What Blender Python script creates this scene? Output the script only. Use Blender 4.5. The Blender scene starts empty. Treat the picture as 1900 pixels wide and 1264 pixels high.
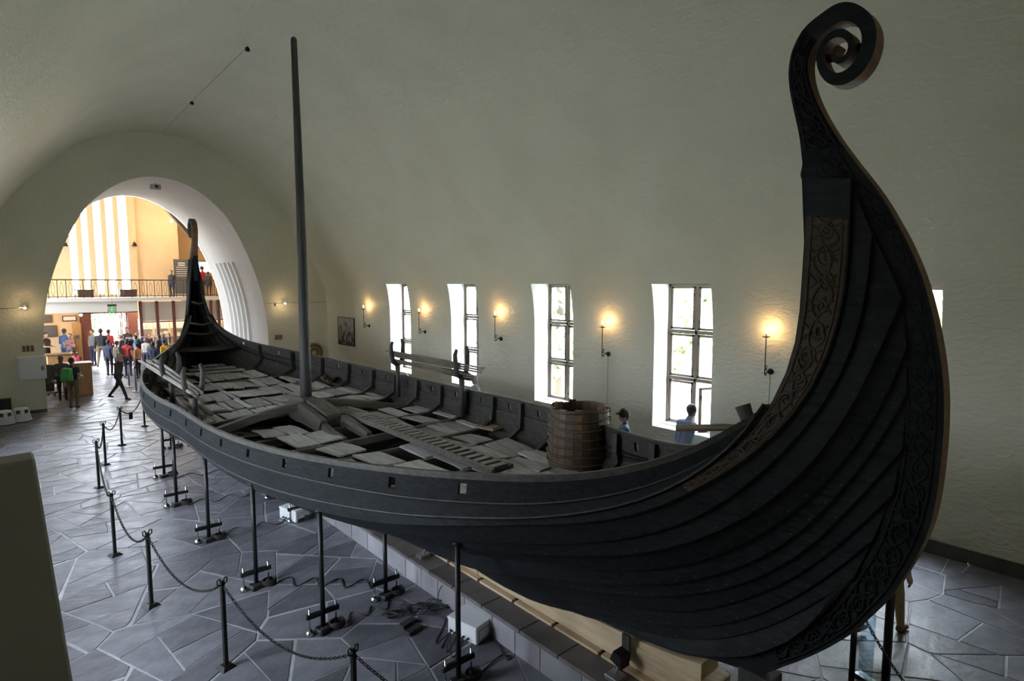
import bpy, bmesh, math, random
import numpy as np
from mathutils import Vector, Matrix, Euler, noise
R = random.Random(7)
sc = bpy.context.scene
COL = sc.collection
# ------------------------------------------------------------------ camera
H, F, VPX, VPY, XS = 4.3, 1100.0, -15.0, 527.0, 4.88
PIT = math.atan((632 - VPY) / F)
TH = math.atan((950 - VPX) * math.cos(PIT) / F)
FW = np.array([math.sin(TH) * math.cos(PIT), math.cos(TH) * math.cos(PIT), -math.sin(PIT)])
RT = np.array([math.cos(TH), -math.sin(TH), 0.0])
UP = np.cross(RT, FW)
C0 = np.array([0, 0, H])
cd = bpy.data.cameras.new('camera')
cam = bpy.data.objects.new('camera', cd)
COL.objects.link(cam)
cam.location = (0, 0, H)
cam.rotation_euler = (math.pi / 2 - PIT, 0, -TH)
cd.sensor_width = 36
cd.lens = 36 * F / 1900
cd.clip_start = 0.05
cd.clip_end = 400
sc.camera = cam
# ------------------------------------------------------------------ sky, light, exposure
vs = sc.view_settings
vs.view_transform = 'Standard'
vs.look = 'None'
vs.gamma = 1.0
vs.use_curve_mapping = False
vs.exposure = 0.24
w = bpy.data.worlds.new('overcast_sky')
sc.world = w
w.use_nodes = True
SKY = 60.0
wt = w.node_tree
bg = wt.nodes['Background']
tc = wt.nodes.new('ShaderNodeTexCoord')
sp = wt.nodes.new('ShaderNodeSeparateXYZ')
# overcast sky: brighter overhead than at the skyline, duller ground below it
rp = wt.nodes.new('ShaderNodeValToRGB')
mr_ = wt.nodes.new('ShaderNodeMapRange'); mr_.inputs['From Min'].default_value = -1.0
wt.links.new(tc.outputs['Generated'], sp.inputs[0])
wt.links.new(sp.outputs['Z'], mr_.inputs['Value'])
wt.links.new(mr_.outputs[0], rp.inputs[0])
e_ = rp.color_ramp.elements
e_[0].position = 0.0; e_[0].color = (0.20, 0.21, 0.20, 1)
e_[1].position = 1.0; e_[1].color = (0.88, 0.95, 1.06, 1)
for p_, c_ in ((0.49, (0.21, 0.22, 0.21, 1)), (0.515, (0.44, 0.47, 0.52, 1))):
    k_ = e_.new(p_); k_.color = c_
wt.links.new(rp.outputs[0], bg.inputs['Color'])
bg.inputs['Strength'].default_value = SKY
cy = sc.cycles
cy.max_bounces = 10
cy.diffuse_bounces = 6
cy.glossy_bounces = 4
cy.transparent_max_bounces = 16
cy.sample_clamp_indirect = 6.0
cy.caustics_reflective = False
cy.caustics_refractive = False
cy.use_denoising = True

def portal(loc, rot, sx, sy):
    l = bpy.data.lights.new('window_daylight', 'AREA')
    l.shape = 'RECTANGLE'; l.size = sx; l.size_y = sy
    l.cycles.is_portal = True
    o = bpy.data.objects.new('window_daylight', l)
    COL.objects.link(o); o.location = loc; o.rotation_euler = rot
    return o

XC, HW = 4.95, 6.14              # centre line and half width of the vaulted hall
XR, XL = XC + HW, XC - HW        # its right and left wall
YN, YE = -1.6, 25.1              # near and far end wall
WTH = 0.58                       # depth of the window reveals
WIN_Y = [3.24, 7.14, 11.04, 14.96, 18.88]
WIN_W, WIN_Z0, WIN_Z1 = 1.43, 1.1, 4.3
for y in WIN_Y:
    portal((XR + WTH + 0.12, y, 2.7), (0, math.pi / 2, 0), 3.2, WIN_W)
for y in WIN_Y[1:]:
    portal((XL - WTH - 0.12, y, 2.7), (0, -math.pi / 2, 0), 3.2, WIN_W)
# ------------------------------------------------------------------ helpers
def ray(x, y): return FW + RT * (x - 950) / F - UP * (y - 632) / F
def onX(x, y, X): d = ray(x, y); return C0 + d * X / d[0]
def onY(x, y, Y): d = ray(x, y); return C0 + d * Y / d[1]
def onZ(x, y, Z): d = ray(x, y); return C0 + d * (Z - H) / d[2]

MATS = {}
def mat(name, col, rough=0.6, col2=None, scale=8.0, bump=0.0, bscale=None, metal=0.0, stretch=None, rnd=0.0, emit=None, estr=0.0, coat=0.0, spec=None, detail=6.0, coord='Object', contrast=(0.3, 0.7)):
    if name in MATS: return MATS[name]
    m = bpy.data.materials.new(name); m.use_nodes = True
    t = m.node_tree; b = t.nodes['Principled BSDF']
    c4 = lambda c: (c[0], c[1], c[2], 1)
    b.inputs['Base Color'].default_value = c4(col)
    b.inputs['Roughness'].default_value = rough
    b.inputs['Metallic'].default_value = metal
    if spec is not None: b.inputs['Specular IOR Level'].default_value = spec
    if coat: b.inputs['Coat Weight'].default_value = coat
    if emit:
        b.inputs['Emission Color'].default_value = c4(emit); b.inputs['Emission Strength'].default_value = estr
    if col2 is not None or bump:
        tc = t.nodes.new('ShaderNodeTexCoord'); mp = t.nodes.new('ShaderNodeMapping')
        t.links.new(tc.outputs[coord], mp.inputs[0])
        if stretch: mp.inputs['Scale'].default_value = stretch
        src = None
        if col2 is not None:
            n = t.nodes.new('ShaderNodeTexNoise'); n.inputs['Scale'].default_value = scale; n.inputs['Detail'].default_value = detail
            t.links.new(mp.outputs[0], n.inputs['Vector'])
            rr = t.nodes.new('ShaderNodeValToRGB'); e = rr.color_ramp.elements
            e[0].position, e[1].position = contrast; e[0].color = c4(col); e[1].color = c4(col2)
            t.links.new(n.outputs['Fac'], rr.inputs[0]); src = rr.outputs[0]
            if rnd:
                oi = t.nodes.new('ShaderNodeObjectInfo'); ma = t.nodes.new('ShaderNodeMapRange')
                ma.inputs['To Min'].default_value = 1 - rnd; ma.inputs['To Max'].default_value = 1 + rnd
                t.links.new(oi.outputs['Random'], ma.inputs['Value'])
                hs = t.nodes.new('ShaderNodeHueSaturation'); t.links.new(ma.outputs[0], hs.inputs['Value']); t.links.new(src, hs.inputs['Color']); src = hs.outputs[0]
            t.links.new(src, b.inputs['Base Color'])
        if bump:
            n2 = t.nodes.new('ShaderNodeTexNoise'); n2.inputs['Scale'].default_value = bscale or scale * 3; n2.inputs['Detail'].default_value = 5
            t.links.new(mp.outputs[0], n2.inputs['Vector'])
            bu = t.nodes.new('ShaderNodeBump'); bu.inputs['Strength'].default_value = bump; bu.inputs['Distance'].default_value = 0.02
            t.links.new(n2.outputs['Fac'], bu.inputs['Height']); t.links.new(bu.outputs[0], b.inputs['Normal'])
    MATS[name] = m
    return m

def glass(name, tint=(0.9, 0.95, 1.0), refl=0.08):
    if name in MATS: return MATS[name]
    m = bpy.data.materials.new(name); m.use_nodes = True; t = m.node_tree
    for n in list(t.nodes):
        if n.type != 'OUTPUT_MATERIAL': t.nodes.remove(n)
    o = [n for n in t.nodes][0]
    tr = t.nodes.new('ShaderNodeBsdfTransparent'); tr.inputs[0].default_value = (*tint, 1)
    gl = t.nodes.new('ShaderNodeBsdfGlossy'); gl.inputs['Roughness'].default_value = 0.03
    mx = t.nodes.new('ShaderNodeMixShader'); mx.inputs[0].default_value = refl
    t.links.new(tr.outputs[0], mx.inputs[1]); t.links.new(gl.outputs[0], mx.inputs[2]); t.links.new(mx.outputs[0], o.inputs[0])
    MATS[name] = m
    return m

def tag(o, label=None, cat=None, group=None, kind=None):
    if label: o['label'] = label
    if cat: o['category'] = cat
    if group: o['group'] = group
    if kind: o['kind'] = kind
    return o

def empty(name, loc=(0, 0, 0), rz=0.0, label=None, cat=None, group=None, kind=None, parent=None):
    o = bpy.data.objects.new(name, None); COL.objects.link(o); o.empty_display_size = 0.1
    o.location = loc; o.rotation_euler = (0, 0, rz); o.parent = parent
    return tag(o, label, cat, group, kind)

def link(name, me, m=None, parent=None, **kw):
    o = bpy.data.objects.new(name, me); COL.objects.link(o)
    if m is not None and not me.materials: me.materials.append(m)
    o.parent = parent
    return tag(o, **kw)

def copy_tree(o, parent=None):
    c = o.copy(); COL.objects.link(c); c.parent = parent
    for ch in list(o.children): copy_tree(ch, c)
    return c

class MB:
    def __init__(s): s.v = []; s.f = []; s.mi = []; s.sm = []
    def add(s, vs, fs, mi=0, smooth=False):
        o = len(s.v); s.v += [tuple(float(c) for c in p) for p in vs]
        for f in fs: s.f.append(tuple(i + o for i in f)); s.mi.append(mi); s.sm.append(smooth)
        return s
    def box(s, c, d, rz=0.0, mi=0, rot=None, taper=1.0):
        c = Vector(c); m = rot if rot is not None else Matrix.Rotation(rz, 3, 'Z'); hx, hy, hz = d[0] / 2, d[1] / 2, d[2] / 2
        vs = []
        for z in (-hz, hz):
            k = taper if z > 0 else 1
            for x, y in ((-hx, -hy), (hx, -hy), (hx, hy), (-hx, hy)): vs.append(c + m @ Vector((x * k, y * k, z)))
        return s.add(vs, [(3, 2, 1, 0), (4, 5, 6, 7), (0, 1, 5, 4), (1, 2, 6, 5), (2, 3, 7, 6), (3, 0, 4, 7)], mi)
    def bx(s, x0, x1, y0, y1, z0, z1, mi=0):
        return s.box(((x0 + x1) / 2, (y0 + y1) / 2, (z0 + z1) / 2), (abs(x1 - x0), abs(y1 - y0), abs(z1 - z0)), 0, mi)
    def tube(s, pts, r, n=8, mi=0, cap=True, smooth=True, flat=None):
        pts = [Vector(p) for p in pts]; m = len(pts); rs = r if hasattr(r, '__len__') else [r] * m
        rings = []; prev = None
        for i, p in enumerate(pts):
            t = (pts[min(i + 1, m - 1)] - pts[max(i - 1, 0)])
            if t.length < 1e-9: t = Vector((0, 0, 1))
            t.normalize()
            if prev is None:
                a = Vector((0, 0, 1)) if abs(t.z) < 0.9 else Vector((1, 0, 0)); u = t.cross(a).normalized()
            else:
                u = prev - t * prev.dot(t)
                if u.length < 1e-6: u = t.cross(Vector((0.3, 0.5, 0.8)))
                u.normalize()
            prev = u; v = t.cross(u)
            rings.append([p + (u * math.cos(2 * math.pi * j / n) + v * math.sin(2 * math.pi * j / n)) * rs[i] for j in range(n)])
        vs = [q for rg in rings for q in rg]; fs = []
        for i in range(m - 1):
            for j in range(n):
                fs.append((i * n + j, i * n + (j + 1) % n, (i + 1) * n + (j + 1) % n, (i + 1) * n + j))
        s.add(vs, fs, mi, smooth)
        if cap:
            o = len(s.v) - len(vs)
            s.f.append(tuple(o + j for j in reversed(range(n)))); s.mi.append(mi); s.sm.append(False)
            s.f.append(tuple(o + (m - 1) * n + j for j in range(n))); s.mi.append(mi); s.sm.append(False)
        return s
    def lathe(s, prof, c=(0, 0, 0), n=16, mi=0, smooth=True, axis='Z', cap=True):
        vs = []
        for (r, z) in prof:
            for j in range(n):
                a = 2 * math.pi * j / n; p = (r * math.cos(a), r * math.sin(a), z)
                if axis == 'X': p = (p[2], p[0], p[1])
                if axis == 'Y': p = (p[1], p[2], p[0])
                vs.append((p[0] + c[0], p[1] + c[1], p[2] + c[2]))
        m = len(prof); fs = [(i * n + j, i * n + (j + 1) % n, (i + 1) * n + (j + 1) % n, (i + 1) * n + j) for i in range(m - 1) for j in range(n)]
        if cap: fs += [tuple(reversed(range(n))), tuple((m - 1) * n + j for j in range(n))]
        return s.add(vs, fs, mi, smooth)
    def prism(s, poly, z0, z1, mi=0, plane='XY', at=0.0):
        n = len(poly)
        def mk(p, z):
            return (p[0], p[1], z) if plane == 'XY' else ((z, p[0], p[1]) if plane == 'YZ' else (p[0], z, p[1]))
        vs = [mk(p, z0) for p in poly] + [mk(p, z1) for p in poly]
        fs = [tuple(reversed(range(n))), tuple(range(n, 2 * n))] + [(i, (i + 1) % n, n + (i + 1) % n, n + i) for i in range(n)]
        return s.add(vs, fs, mi)
    def sphere(s, c, r, n=10, m=6, mi=0, sc=(1, 1, 1)):
        prof = [(max(1e-4, math.sin(math.pi * i / m)) * r, -math.cos(math.pi * i / m) * r) for i in range(m + 1)]
        k = len(s.v); s.lathe(prof, (0, 0, 0), n, mi)
        for i in range(k, len(s.v)):
            p = s.v[i]; s.v[i] = (p[0] * sc[0] + c[0], p[1] * sc[1] + c[1], p[2] * sc[2] + c[2])
        return s
    def mesh(s, name, mats=()):
        me = bpy.data.meshes.new(name); me.from_pydata(s.v, [], s.f); me.update()
        for m in mats: me.materials.append(m)
        if len(s.f):
            if len(me.polygons) == len(s.f):
                me.polygons.foreach_set('material_index', s.mi); me.polygons.foreach_set('use_smooth', s.sm)
        return me
    def build(s, name, m=None, parent=None, bevel=0.0, fix=True, **kw):
        ms = m if isinstance(m, (list, tuple)) else [m]
        me = s.mesh(name, [x for x in ms if x])
        if fix or bevel:
            b = bmesh.new(); b.from_mesh(me)
            if bevel:
                es = [e for e in b.edges if len(e.link_faces) == 2 and e.calc_face_angle(0) > 0.6]
                bmesh.ops.bevel(b, geom=es, offset=bevel, segments=1, affect='EDGES')
            if fix: bmesh.ops.recalc_face_normals(b, faces=b.faces)
            b.to_mesh(me); b.free()
        return link(name, me, None, parent, **kw)

def grid_faces(nu, nv, close_u=False):
    fs = []
    for i in range(nu - (0 if close_u else 1)):
        for j in range(nv - 1):
            a = i * nv + j; b = ((i + 1) % nu) * nv + j
            fs.append((a, b, b + 1, a + 1))
    return fs

def crom(pts, m):
    """smooth curve through points (Catmull-Rom), m samples"""
    P = np.array(pts, float); n = len(P); Q = np.vstack([2 * P[0] - P[1], P, 2 * P[-1] - P[-2]])
    out = []
    for t in np.linspace(0, n - 1 - 1e-9, m):
        i = int(t); f = t - i; a, b, c, d = Q[i], Q[i + 1], Q[i + 2], Q[i + 3]
        out.append(0.5 * ((2 * b) + (c - a) * f + (2 * a - 5 * b + 4 * c - d) * f * f + (3 * b - a - 3 * c + d) * f ** 3))
    return np.array(out)
# ------------------------------------------------------------------ the hall: walls, vault, arch
PLASTER = mat('white_plaster', (0.61, 0.595, 0.475), 0.75, (0.67, 0.655, 0.53), 0.7, bump=0.5, bscale=5.0, detail=8)
def gloss_plaster():
    m = MATS['white_plaster']; t = m.node_tree; b = t.nodes['Principled BSDF']
    # trowelled relief: a second, finer bump so that grazing daylight glitters on it
    tc = t.nodes.new('ShaderNodeTexCoord'); n = t.nodes.new('ShaderNodeTexNoise'); n.inputs['Scale'].default_value = 9; n.inputs['Detail'].default_value = 3
    n.inputs['Distortion'].default_value = 1.2
    mp = t.nodes.new('ShaderNodeMapping'); mp.inputs['Scale'].default_value = (1.0, 0.45, 1.0)
    t.links.new(tc.outputs['Object'], mp.inputs[0]); t.links.new(mp.outputs[0], n.inputs['Vector'])
    old = b.inputs['Normal'].links[0].from_node
    bu = t.nodes.new('ShaderNodeBump'); bu.inputs['Strength'].default_value = 0.8; bu.inputs['Distance'].default_value = 0.035
    t.links.new(n.outputs['Fac'], bu.inputs['Height']); t.links.new(old.outputs[0], bu.inputs['Normal']); t.links.new(bu.outputs[0], b.inputs['Normal'])
    b.inputs['Roughness'].default_value = 0.5
gloss_plaster()
ARCHPL = mat('arch_plaster', (0.62, 0.60, 0.57), 0.7, (0.68, 0.66, 0.62), 2.0, bump=0.35, bscale=14)
REVEAL = mat('white_reveal', (0.80, 0.80, 0.78), 0.5)
VP_ = [(0, 9.75), (0.9, 9.66), (1.7, 9.42), (2.4, 9.05), (3.15, 8.4), (3.9, 7.62), (4.6, 6.68), (5.4, 5.42), (5.93, 4.46), (6.1, 3.7), (6.14, 3.0), (6.14, 2.0), (6.14, 1.0), (6.14, 0.0)]
prof = crom(VP_, 90)
prof[:, 0] = np.minimum(prof[:, 0], HW); prof[:, 1] = np.maximum(prof[:, 1], 0)
def wall_dx(z):
    return float(np.interp(z, prof[::-1, 1], prof[::-1, 0]))

def vault_side(sgn, name, wins, ztop=6.0):
    """curved side wall with window openings, from the floor to ztop"""
    zs = sorted(set([0, WIN_Z0, WIN_Z1, ztop] + list(np.linspace(0, ztop, 34))))
    zs = [z for i, z in enumerate(zs) if i == 0 or z - zs[i - 1] > 0.02 or z in (WIN_Z0, WIN_Z1)]
    ys = [YN, YE]
    for y in wins: ys += [y - WIN_W / 2, y + WIN_W / 2]
    ys = sorted(ys)
    m = MB(); vs = [(XC + sgn * wall_dx(z), y, z) for y in ys for z in zs]
    fs = []
    for i in range(len(ys) - 1):
        hole = any(abs((ys[i] + ys[i + 1]) / 2 - y) < 0.1 for y in wins)
        for j in range(len(zs) - 1):
            if hole and zs[j] >= WIN_Z0 - 0.005 and zs[j + 1] <= WIN_Z1 + 0.005: continue
            a = i * len(zs) + j; b = (i + 1) * len(zs) + j; fs.append((a, b, b + 1, a + 1))
    m.add(vs, fs, 0, True)
    o = m.build(name, PLASTER, fix=False, kind='structure')
    # reveals
    for y in wins:
        r = MB(); zz = [z for z in zs if WIN_Z0 - 0.005 <= z <= WIN_Z1 + 0.005]
        for yy in (y - WIN_W / 2, y + WIN_W / 2):
            r.add([(XC + sgn * wall_dx(z), yy, z) for z in zz] + [(XC + sgn * (HW + WTH + 0.1), yy, z) for z in zz], [(k, k + 1, len(zz) + k + 1, len(zz) + k) for k in range(len(zz) - 1)])
        for z in (WIN_Z0, WIN_Z1):
            zo = z - (0.0 if z == WIN_Z1 else 0.0)
            a = XC + sgn * wall_dx(z); b = XC + sgn * (HW + WTH + 0.1)
            r.add([(a, y - WIN_W / 2, z), (a, y + WIN_W / 2, z), (b, y + WIN_W / 2, zo), (b, y - WIN_W / 2, zo)], [(0, 1, 2, 3)])
        r.build('window_reveal', REVEAL, o, fix=False)
    return o
wall_right = vault_side(1, 'wall_right', WIN_Y)
wall_left = vault_side(-1, 'wall_left', WIN_Y[1:])
m = MB()
pr = [(XC + s * wall_dx(z), z) for s, z in [(1, z) for z in np.linspace(6.0, 9.72, 28)]]
top = [(XC + d, float(np.interp(d, prof[:, 0], prof[:, 1]))) for d in np.linspace(wall_dx(6.0), 0, 40)]
top = top + [(2 * XC - x, z) for x, z in reversed(top[:-1])]
ys = np.linspace(YN, YE, 12)
m.add([(x, y, z) for y in ys for x, z in top], grid_faces(len(ys), len(top)), 0, True)
m.build('ceiling', PLASTER, fix=False, kind='structure')
# far end wall with the arch
XA = 4.83
AP = [(0, 8.19), (0.6, 8.10), (1.4, 7.72), (2.25, 6.9), (2.9, 5.65), (3.38, 4.25), (3.62, 2.9), (3.68, 1.5), (3.68, 0.0)]
ap = crom(AP, 40); ap[:, 0] = np.minimum(ap[:, 0], 3.69)
arch = [(XA + d, z) for d, z in ap[::-1]] + [(XA - d, z) for d, z in ap[1:]]
hall = [(XC + d, z) for d, z in prof[::-1]] + [(XC - d, z) for d, z in prof[1:]]
def resamp(pts, n):
    a = np.array(pts); d = np.r_[0, np.cumsum(np.hypot(*np.diff(a, axis=0).T))]; t = np.linspace(0, d[-1], n)
    return np.c_[np.interp(t, d, a[:, 0]), np.interp(t, d, a[:, 1])]
NA = 90
ha, aa = resamp(hall, NA), resamp(arch, NA)
ha[0, 1] = ha[-1, 1] = aa[0, 1] = aa[-1, 1] = 0
ho_ = [(XC + (x - XC) * 1.04, z if z < .01 else z * 1.03) for x, z in ha]
m = MB(); m.add([(x, YE, z) for x, z in ho_] + [(x, YE, z) for x, z in aa], [(i, i + 1, NA + i + 1, NA + i) for i in range(NA - 1)])
wall_end = m.build('wall_end', PLASTER, fix=False, kind='structure')
YT = 31.3
m = MB(); m.add([(x, y, z) for y in (YE, YT) for x, z in aa], [(i, i + 1, NA + i + 1, NA + i) for i in range(NA - 1)], 0, True)
passage = m.build('wall_passage', ARCHPL, fix=False, kind='structure')
# fluted ribs of the passage side
for k in range(5):
    y0 = 27.2 + k * 0.62
    rib = MB(); sel = [p for p in aa if p[0] > XA and p[1] < 5.3]
    vs = []
    for x, z in sel:
        n = 0.09
        vs += [(x + 0.01, y0, z), (x - n, y0 + 0.1, z), (x - n, y0 + 0.26, z), (x + 0.01, y0 + 0.36, z)]
    rib.add(vs, grid_faces(len(sel), 4)); rib.build('rib', REVEAL, passage, fix=False)
# near end wall behind the camera
m = MB(); m.add([(x, YN, z) for x, z in ho_], [tuple(range(NA))])
m.build('wall_near', PLASTER, fix=False, kind='structure')
# dark stone skirting along the right wall
SKIRT = mat('skirting_stone', (0.045, 0.045, 0.042), 0.5, (0.075, 0.072, 0.068), 4, bump=0.2)
y = YN; k = 0
bb = empty('baseboard_right', kind='structure')
while y < YE:
    ln = R.uniform(0.7, 1.2); y2 = min(y + ln, YE)
    MB().bx(XR - 0.035, XR + 0.02, y + 0.006, y2 - 0.006, 0, 0.22 + R.uniform(-.008, .008)).build('stone', SKIRT, bb)
    y = y2
bb = empty('baseboard_end', kind='structure')
for x0, x1 in ((XL, XA - 3.69), (XA + 3.69, XR)):
    MB().bx(x0, x1, YE - 0.03, YE + 0.02, 0, 0.12).build('board', SKIRT, bb)
# windows of the right wall
WOOD = mat('window_wood', (0.13, 0.10, 0.075), 0.45, (0.17, 0.135, 0.10), 3, stretch=(8, 8, 1), bump=0.1)
IRON = mat('blackened_iron', (0.02, 0.019, 0.018), 0.45, metal=0.6)
PANE = glass('window_glass', (0.97, 0.99, 1.0), 0.05)
def window(i, y, open_low=False, sgn=1):
    X = XC + sgn * (HW + WTH)
    w_ = empty('window_%d' % i, (X, y, 0), kind='structure')
    hw = WIN_W / 2; z0, z1 = WIN_Z0, WIN_Z1
    f = MB(); t = 0.06
    for yy in (-hw + t / 2, hw - t / 2): f.box((0, yy, (z0 + z1) / 2), (0.12, t, z1 - z0))
    for zz in (z0 + t / 2, z1 - t / 2): f.box((0, 0, zz), (0.12, WIN_W, t))
    f.build('frame', WOOD, w_, bevel=0.006)
    mu = MB(); mu.box((0, 0, (z0 + z1) / 2), (0.10, 0.07, z1 - z0)); mu.build('mullion', WOOD, w_, bevel=0.006)
    zr = [z0 + (z1 - z0) * k / 3 for k in range(4)]
    for k in (1, 2): MB().box((0, 0, zr[k]), (0.10, WIN_W, 0.08)).build('transom', WOOD, w_, bevel=0.006)
    for k in range(3):
        for s in (-1, 1):
            a, b = sorted((s * 0.045, s * (hw - t))); za, zb = zr[k] + 0.05, zr[k + 1] - 0.05
            rot = Matrix.Identity(3); org = Vector((0, 0, 0))
            op = open_low and k == 0 and s == -1
            def T(p):
                if not op: return p
                hx, hy = 0.0, a; ang = math.radians(68)   # swung in about its outer stile
                dx, dy = p[0] - hx, p[1] - hy
                return (hx - dy * math.sin(ang) + dx * math.cos(ang), hy + dy * math.cos(ang) + dx * math.sin(ang), p[2])
            c = MB(); e = 0.05
            for yy in (a + e / 2, b - e / 2): c.box((-0.02, yy, (za + zb) / 2), (0.05, e, zb - za))
            for zz in (za + e / 2, zb - e / 2): c.box((-0.02, (a + b) / 2, zz), (0.05, b - a, e))
            c.v = [T(p) for p in c.v]
            cs = c.build('casement', WOOD, w_)
            g = MB(); g.box((-0.02, (a + b) / 2, (za + zb) / 2), (0.006, b - a - 2 * e, zb - za - 2 * e)); g.v = [T(p) for p in g.v]
            g.build('pane', PANE, cs)
            hd = MB()
            for fz in (0.2, 0.8):
                hd.tube([T((-0.05, (a + b) / 2 - s * (b - a) / 2 * 0.9, za + (zb - za) * fz + d)) for d in (-0.035, 0.035)], 0.012, 6)
            hd.build('latch', IRON, cs)
    MB().box((-0.12, 0, z0 + 0.012), (0.30, WIN_W, 0.03)).build('sill', REVEAL, w_)
for i, y in enumerate(WIN_Y): window(i + 1, y, open_low=(i == 1))
for i, y in enumerate(WIN_Y[1:]): window(i + 6, y, sgn=-1)
# near parapet at the lower left (the wall beside the viewing platform's stair)
PARA = mat('parapet_plaster', (0.26, 0.25, 0.23), 0.8, (0.34, 0.325, 0.30), 1.5, bump=0.25, bscale=20)
a, b = onY(65, 852, 2.0), onY(135, 1264, 2.0)
sl = (b[0] - a[0]) / (a[2] - b[2])
m = MB(); zt = a[2]; xb = a[0] + sl * zt
m.add([(XL, 2.0, 0), (xb, 2.0, 0), (xb, 2.10, 0), (XL, 2.10, 0), (XL, 2.0, zt - 0.02), (a[0], 2.0, zt), (a[0], 2.10, zt), (XL, 2.10, zt - 0.02)], [(0, 1, 2, 3), (4, 5, 6, 7), (0, 1, 5, 4), (1, 2, 6, 5), (2, 3, 7, 6), (3, 0, 4, 7)])
m.build('wall_parapet', PARA, bevel=0.006, kind='structure')
# ------------------------------------------------------------------ floor of slate flagstones in pale mortar
def slate():
    m = mat('slate', (0.092, 0.095, 0.116), 0.36, (0.165, 0.163, 0.186), 2.6, bump=0.5, bscale=8, rnd=0.28, stretch=(1, 1.6, 1), detail=8)
    t = m.node_tree; b = t.nodes['Principled BSDF']
    n = t.nodes.new('ShaderNodeTexNoise'); n.inputs['Scale'].default_value = 3.0; n.inputs['Detail'].default_value = 6
    mr = t.nodes.new('ShaderNodeMapRange'); mr.inputs['From Min'].default_value = 0.3; mr.inputs['From Max'].default_value = 0.7; mr.inputs['To Min'].default_value = 0.32; mr.inputs['To Max'].default_value = 0.50
    t.links.new(n.outputs['Fac'], mr.inputs['Value']); t.links.new(mr.outputs[0], b.inputs['Roughness'])
    b.inputs['Specular IOR Level'].default_value = 0.3
    return m
SLATE = slate()
MORTAR = mat('pale_mortar', (0.27, 0.28, 0.30), 0.8, (0.37, 0.38, 0.40), 5, bump=0.3, bscale=30)
FX0, FX1, FY0, FY1 = XL, XR, YN, YT
floor = MB()
fl = MB(); fl.add([(-6, YN, -0.007), (16, YN, -0.007), (16, 48, -0.007), (-6, 48, -0.007)], [(0, 1, 2, 3)])
floor = fl.build('floor', MORTAR, kind='structure')
RF = random.Random(3)
seeds = []
sp_ = 1.05
ny = int((46 - FY0) / (sp_ * .86)) + 1
for j in range(ny):
    for i in range(-3, int((FX1 - FX0) / (sp_ * 1.32)) + 4):
        if RF.random() < 0.22: continue
        seeds.append((FX0 + (i + 0.5 + RF.uniform(-.62, .62)) * sp_ * 1.32, FY0 + (j + 0.5 + RF.uniform(-.62, .62)) * sp_ * .86))
for _ in range(40): seeds.append((RF.uniform(FX0, FX1), RF.uniform(FY0, FY1)))
S_ = np.array(seeds)
def clip_poly(poly, n, c):
    out = []
    for i in range(len(poly)):
        p, q = poly[i], poly[(i + 1) % len(poly)]
        a, b = p[0] * n[0] + p[1] * n[1] - c, q[0] * n[0] + q[1] * n[1] - c
        if a <= 0: out.append(p)
        if (a < 0 < b) or (b < 0 < a):
            t = a / (a - b); out.append((p[0] + (q[0] - p[0]) * t, p[1] + (q[1] - p[1]) * t))
    return out
def parea(p): return 0.5 * abs(sum(p[a][0] * p[(a + 1) % len(p)][1] - p[(a + 1) % len(p)][0] * p[a][1] for a in range(len(p))))
def split(poly, depth=0):
    """crazy paving: big cells are broken again by slanting joints"""
    if depth > 3 or parea(poly) < RF.uniform(.26, .85): return [poly]
    q = np.array(poly); c = q.mean(0); u, s_, v = np.linalg.svd(q - c); ax = v[0]; an = math.atan2(ax[1], ax[0]) + RF.uniform(-.55, .55); n = (math.cos(an), math.sin(an))
    L_ = s_[0] / math.sqrt(len(poly)); cc = c[0] * n[0] + c[1] * n[1] + RF.uniform(-.35, .35) * L_; g = RF.choice((.004, .006, .008, .012))
    out = []
    for pl_ in (clip_poly(poly, n, cc - g), clip_poly(poly, (-n[0], -n[1]), -cc - g)):
        if len(pl_) >= 3 and parea(pl_) > .02: out += split(pl_, depth + 1)
    return out
stones = []
WT = [RF.uniform(0, .3) ** 1.0 for _ in seeds]
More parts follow.
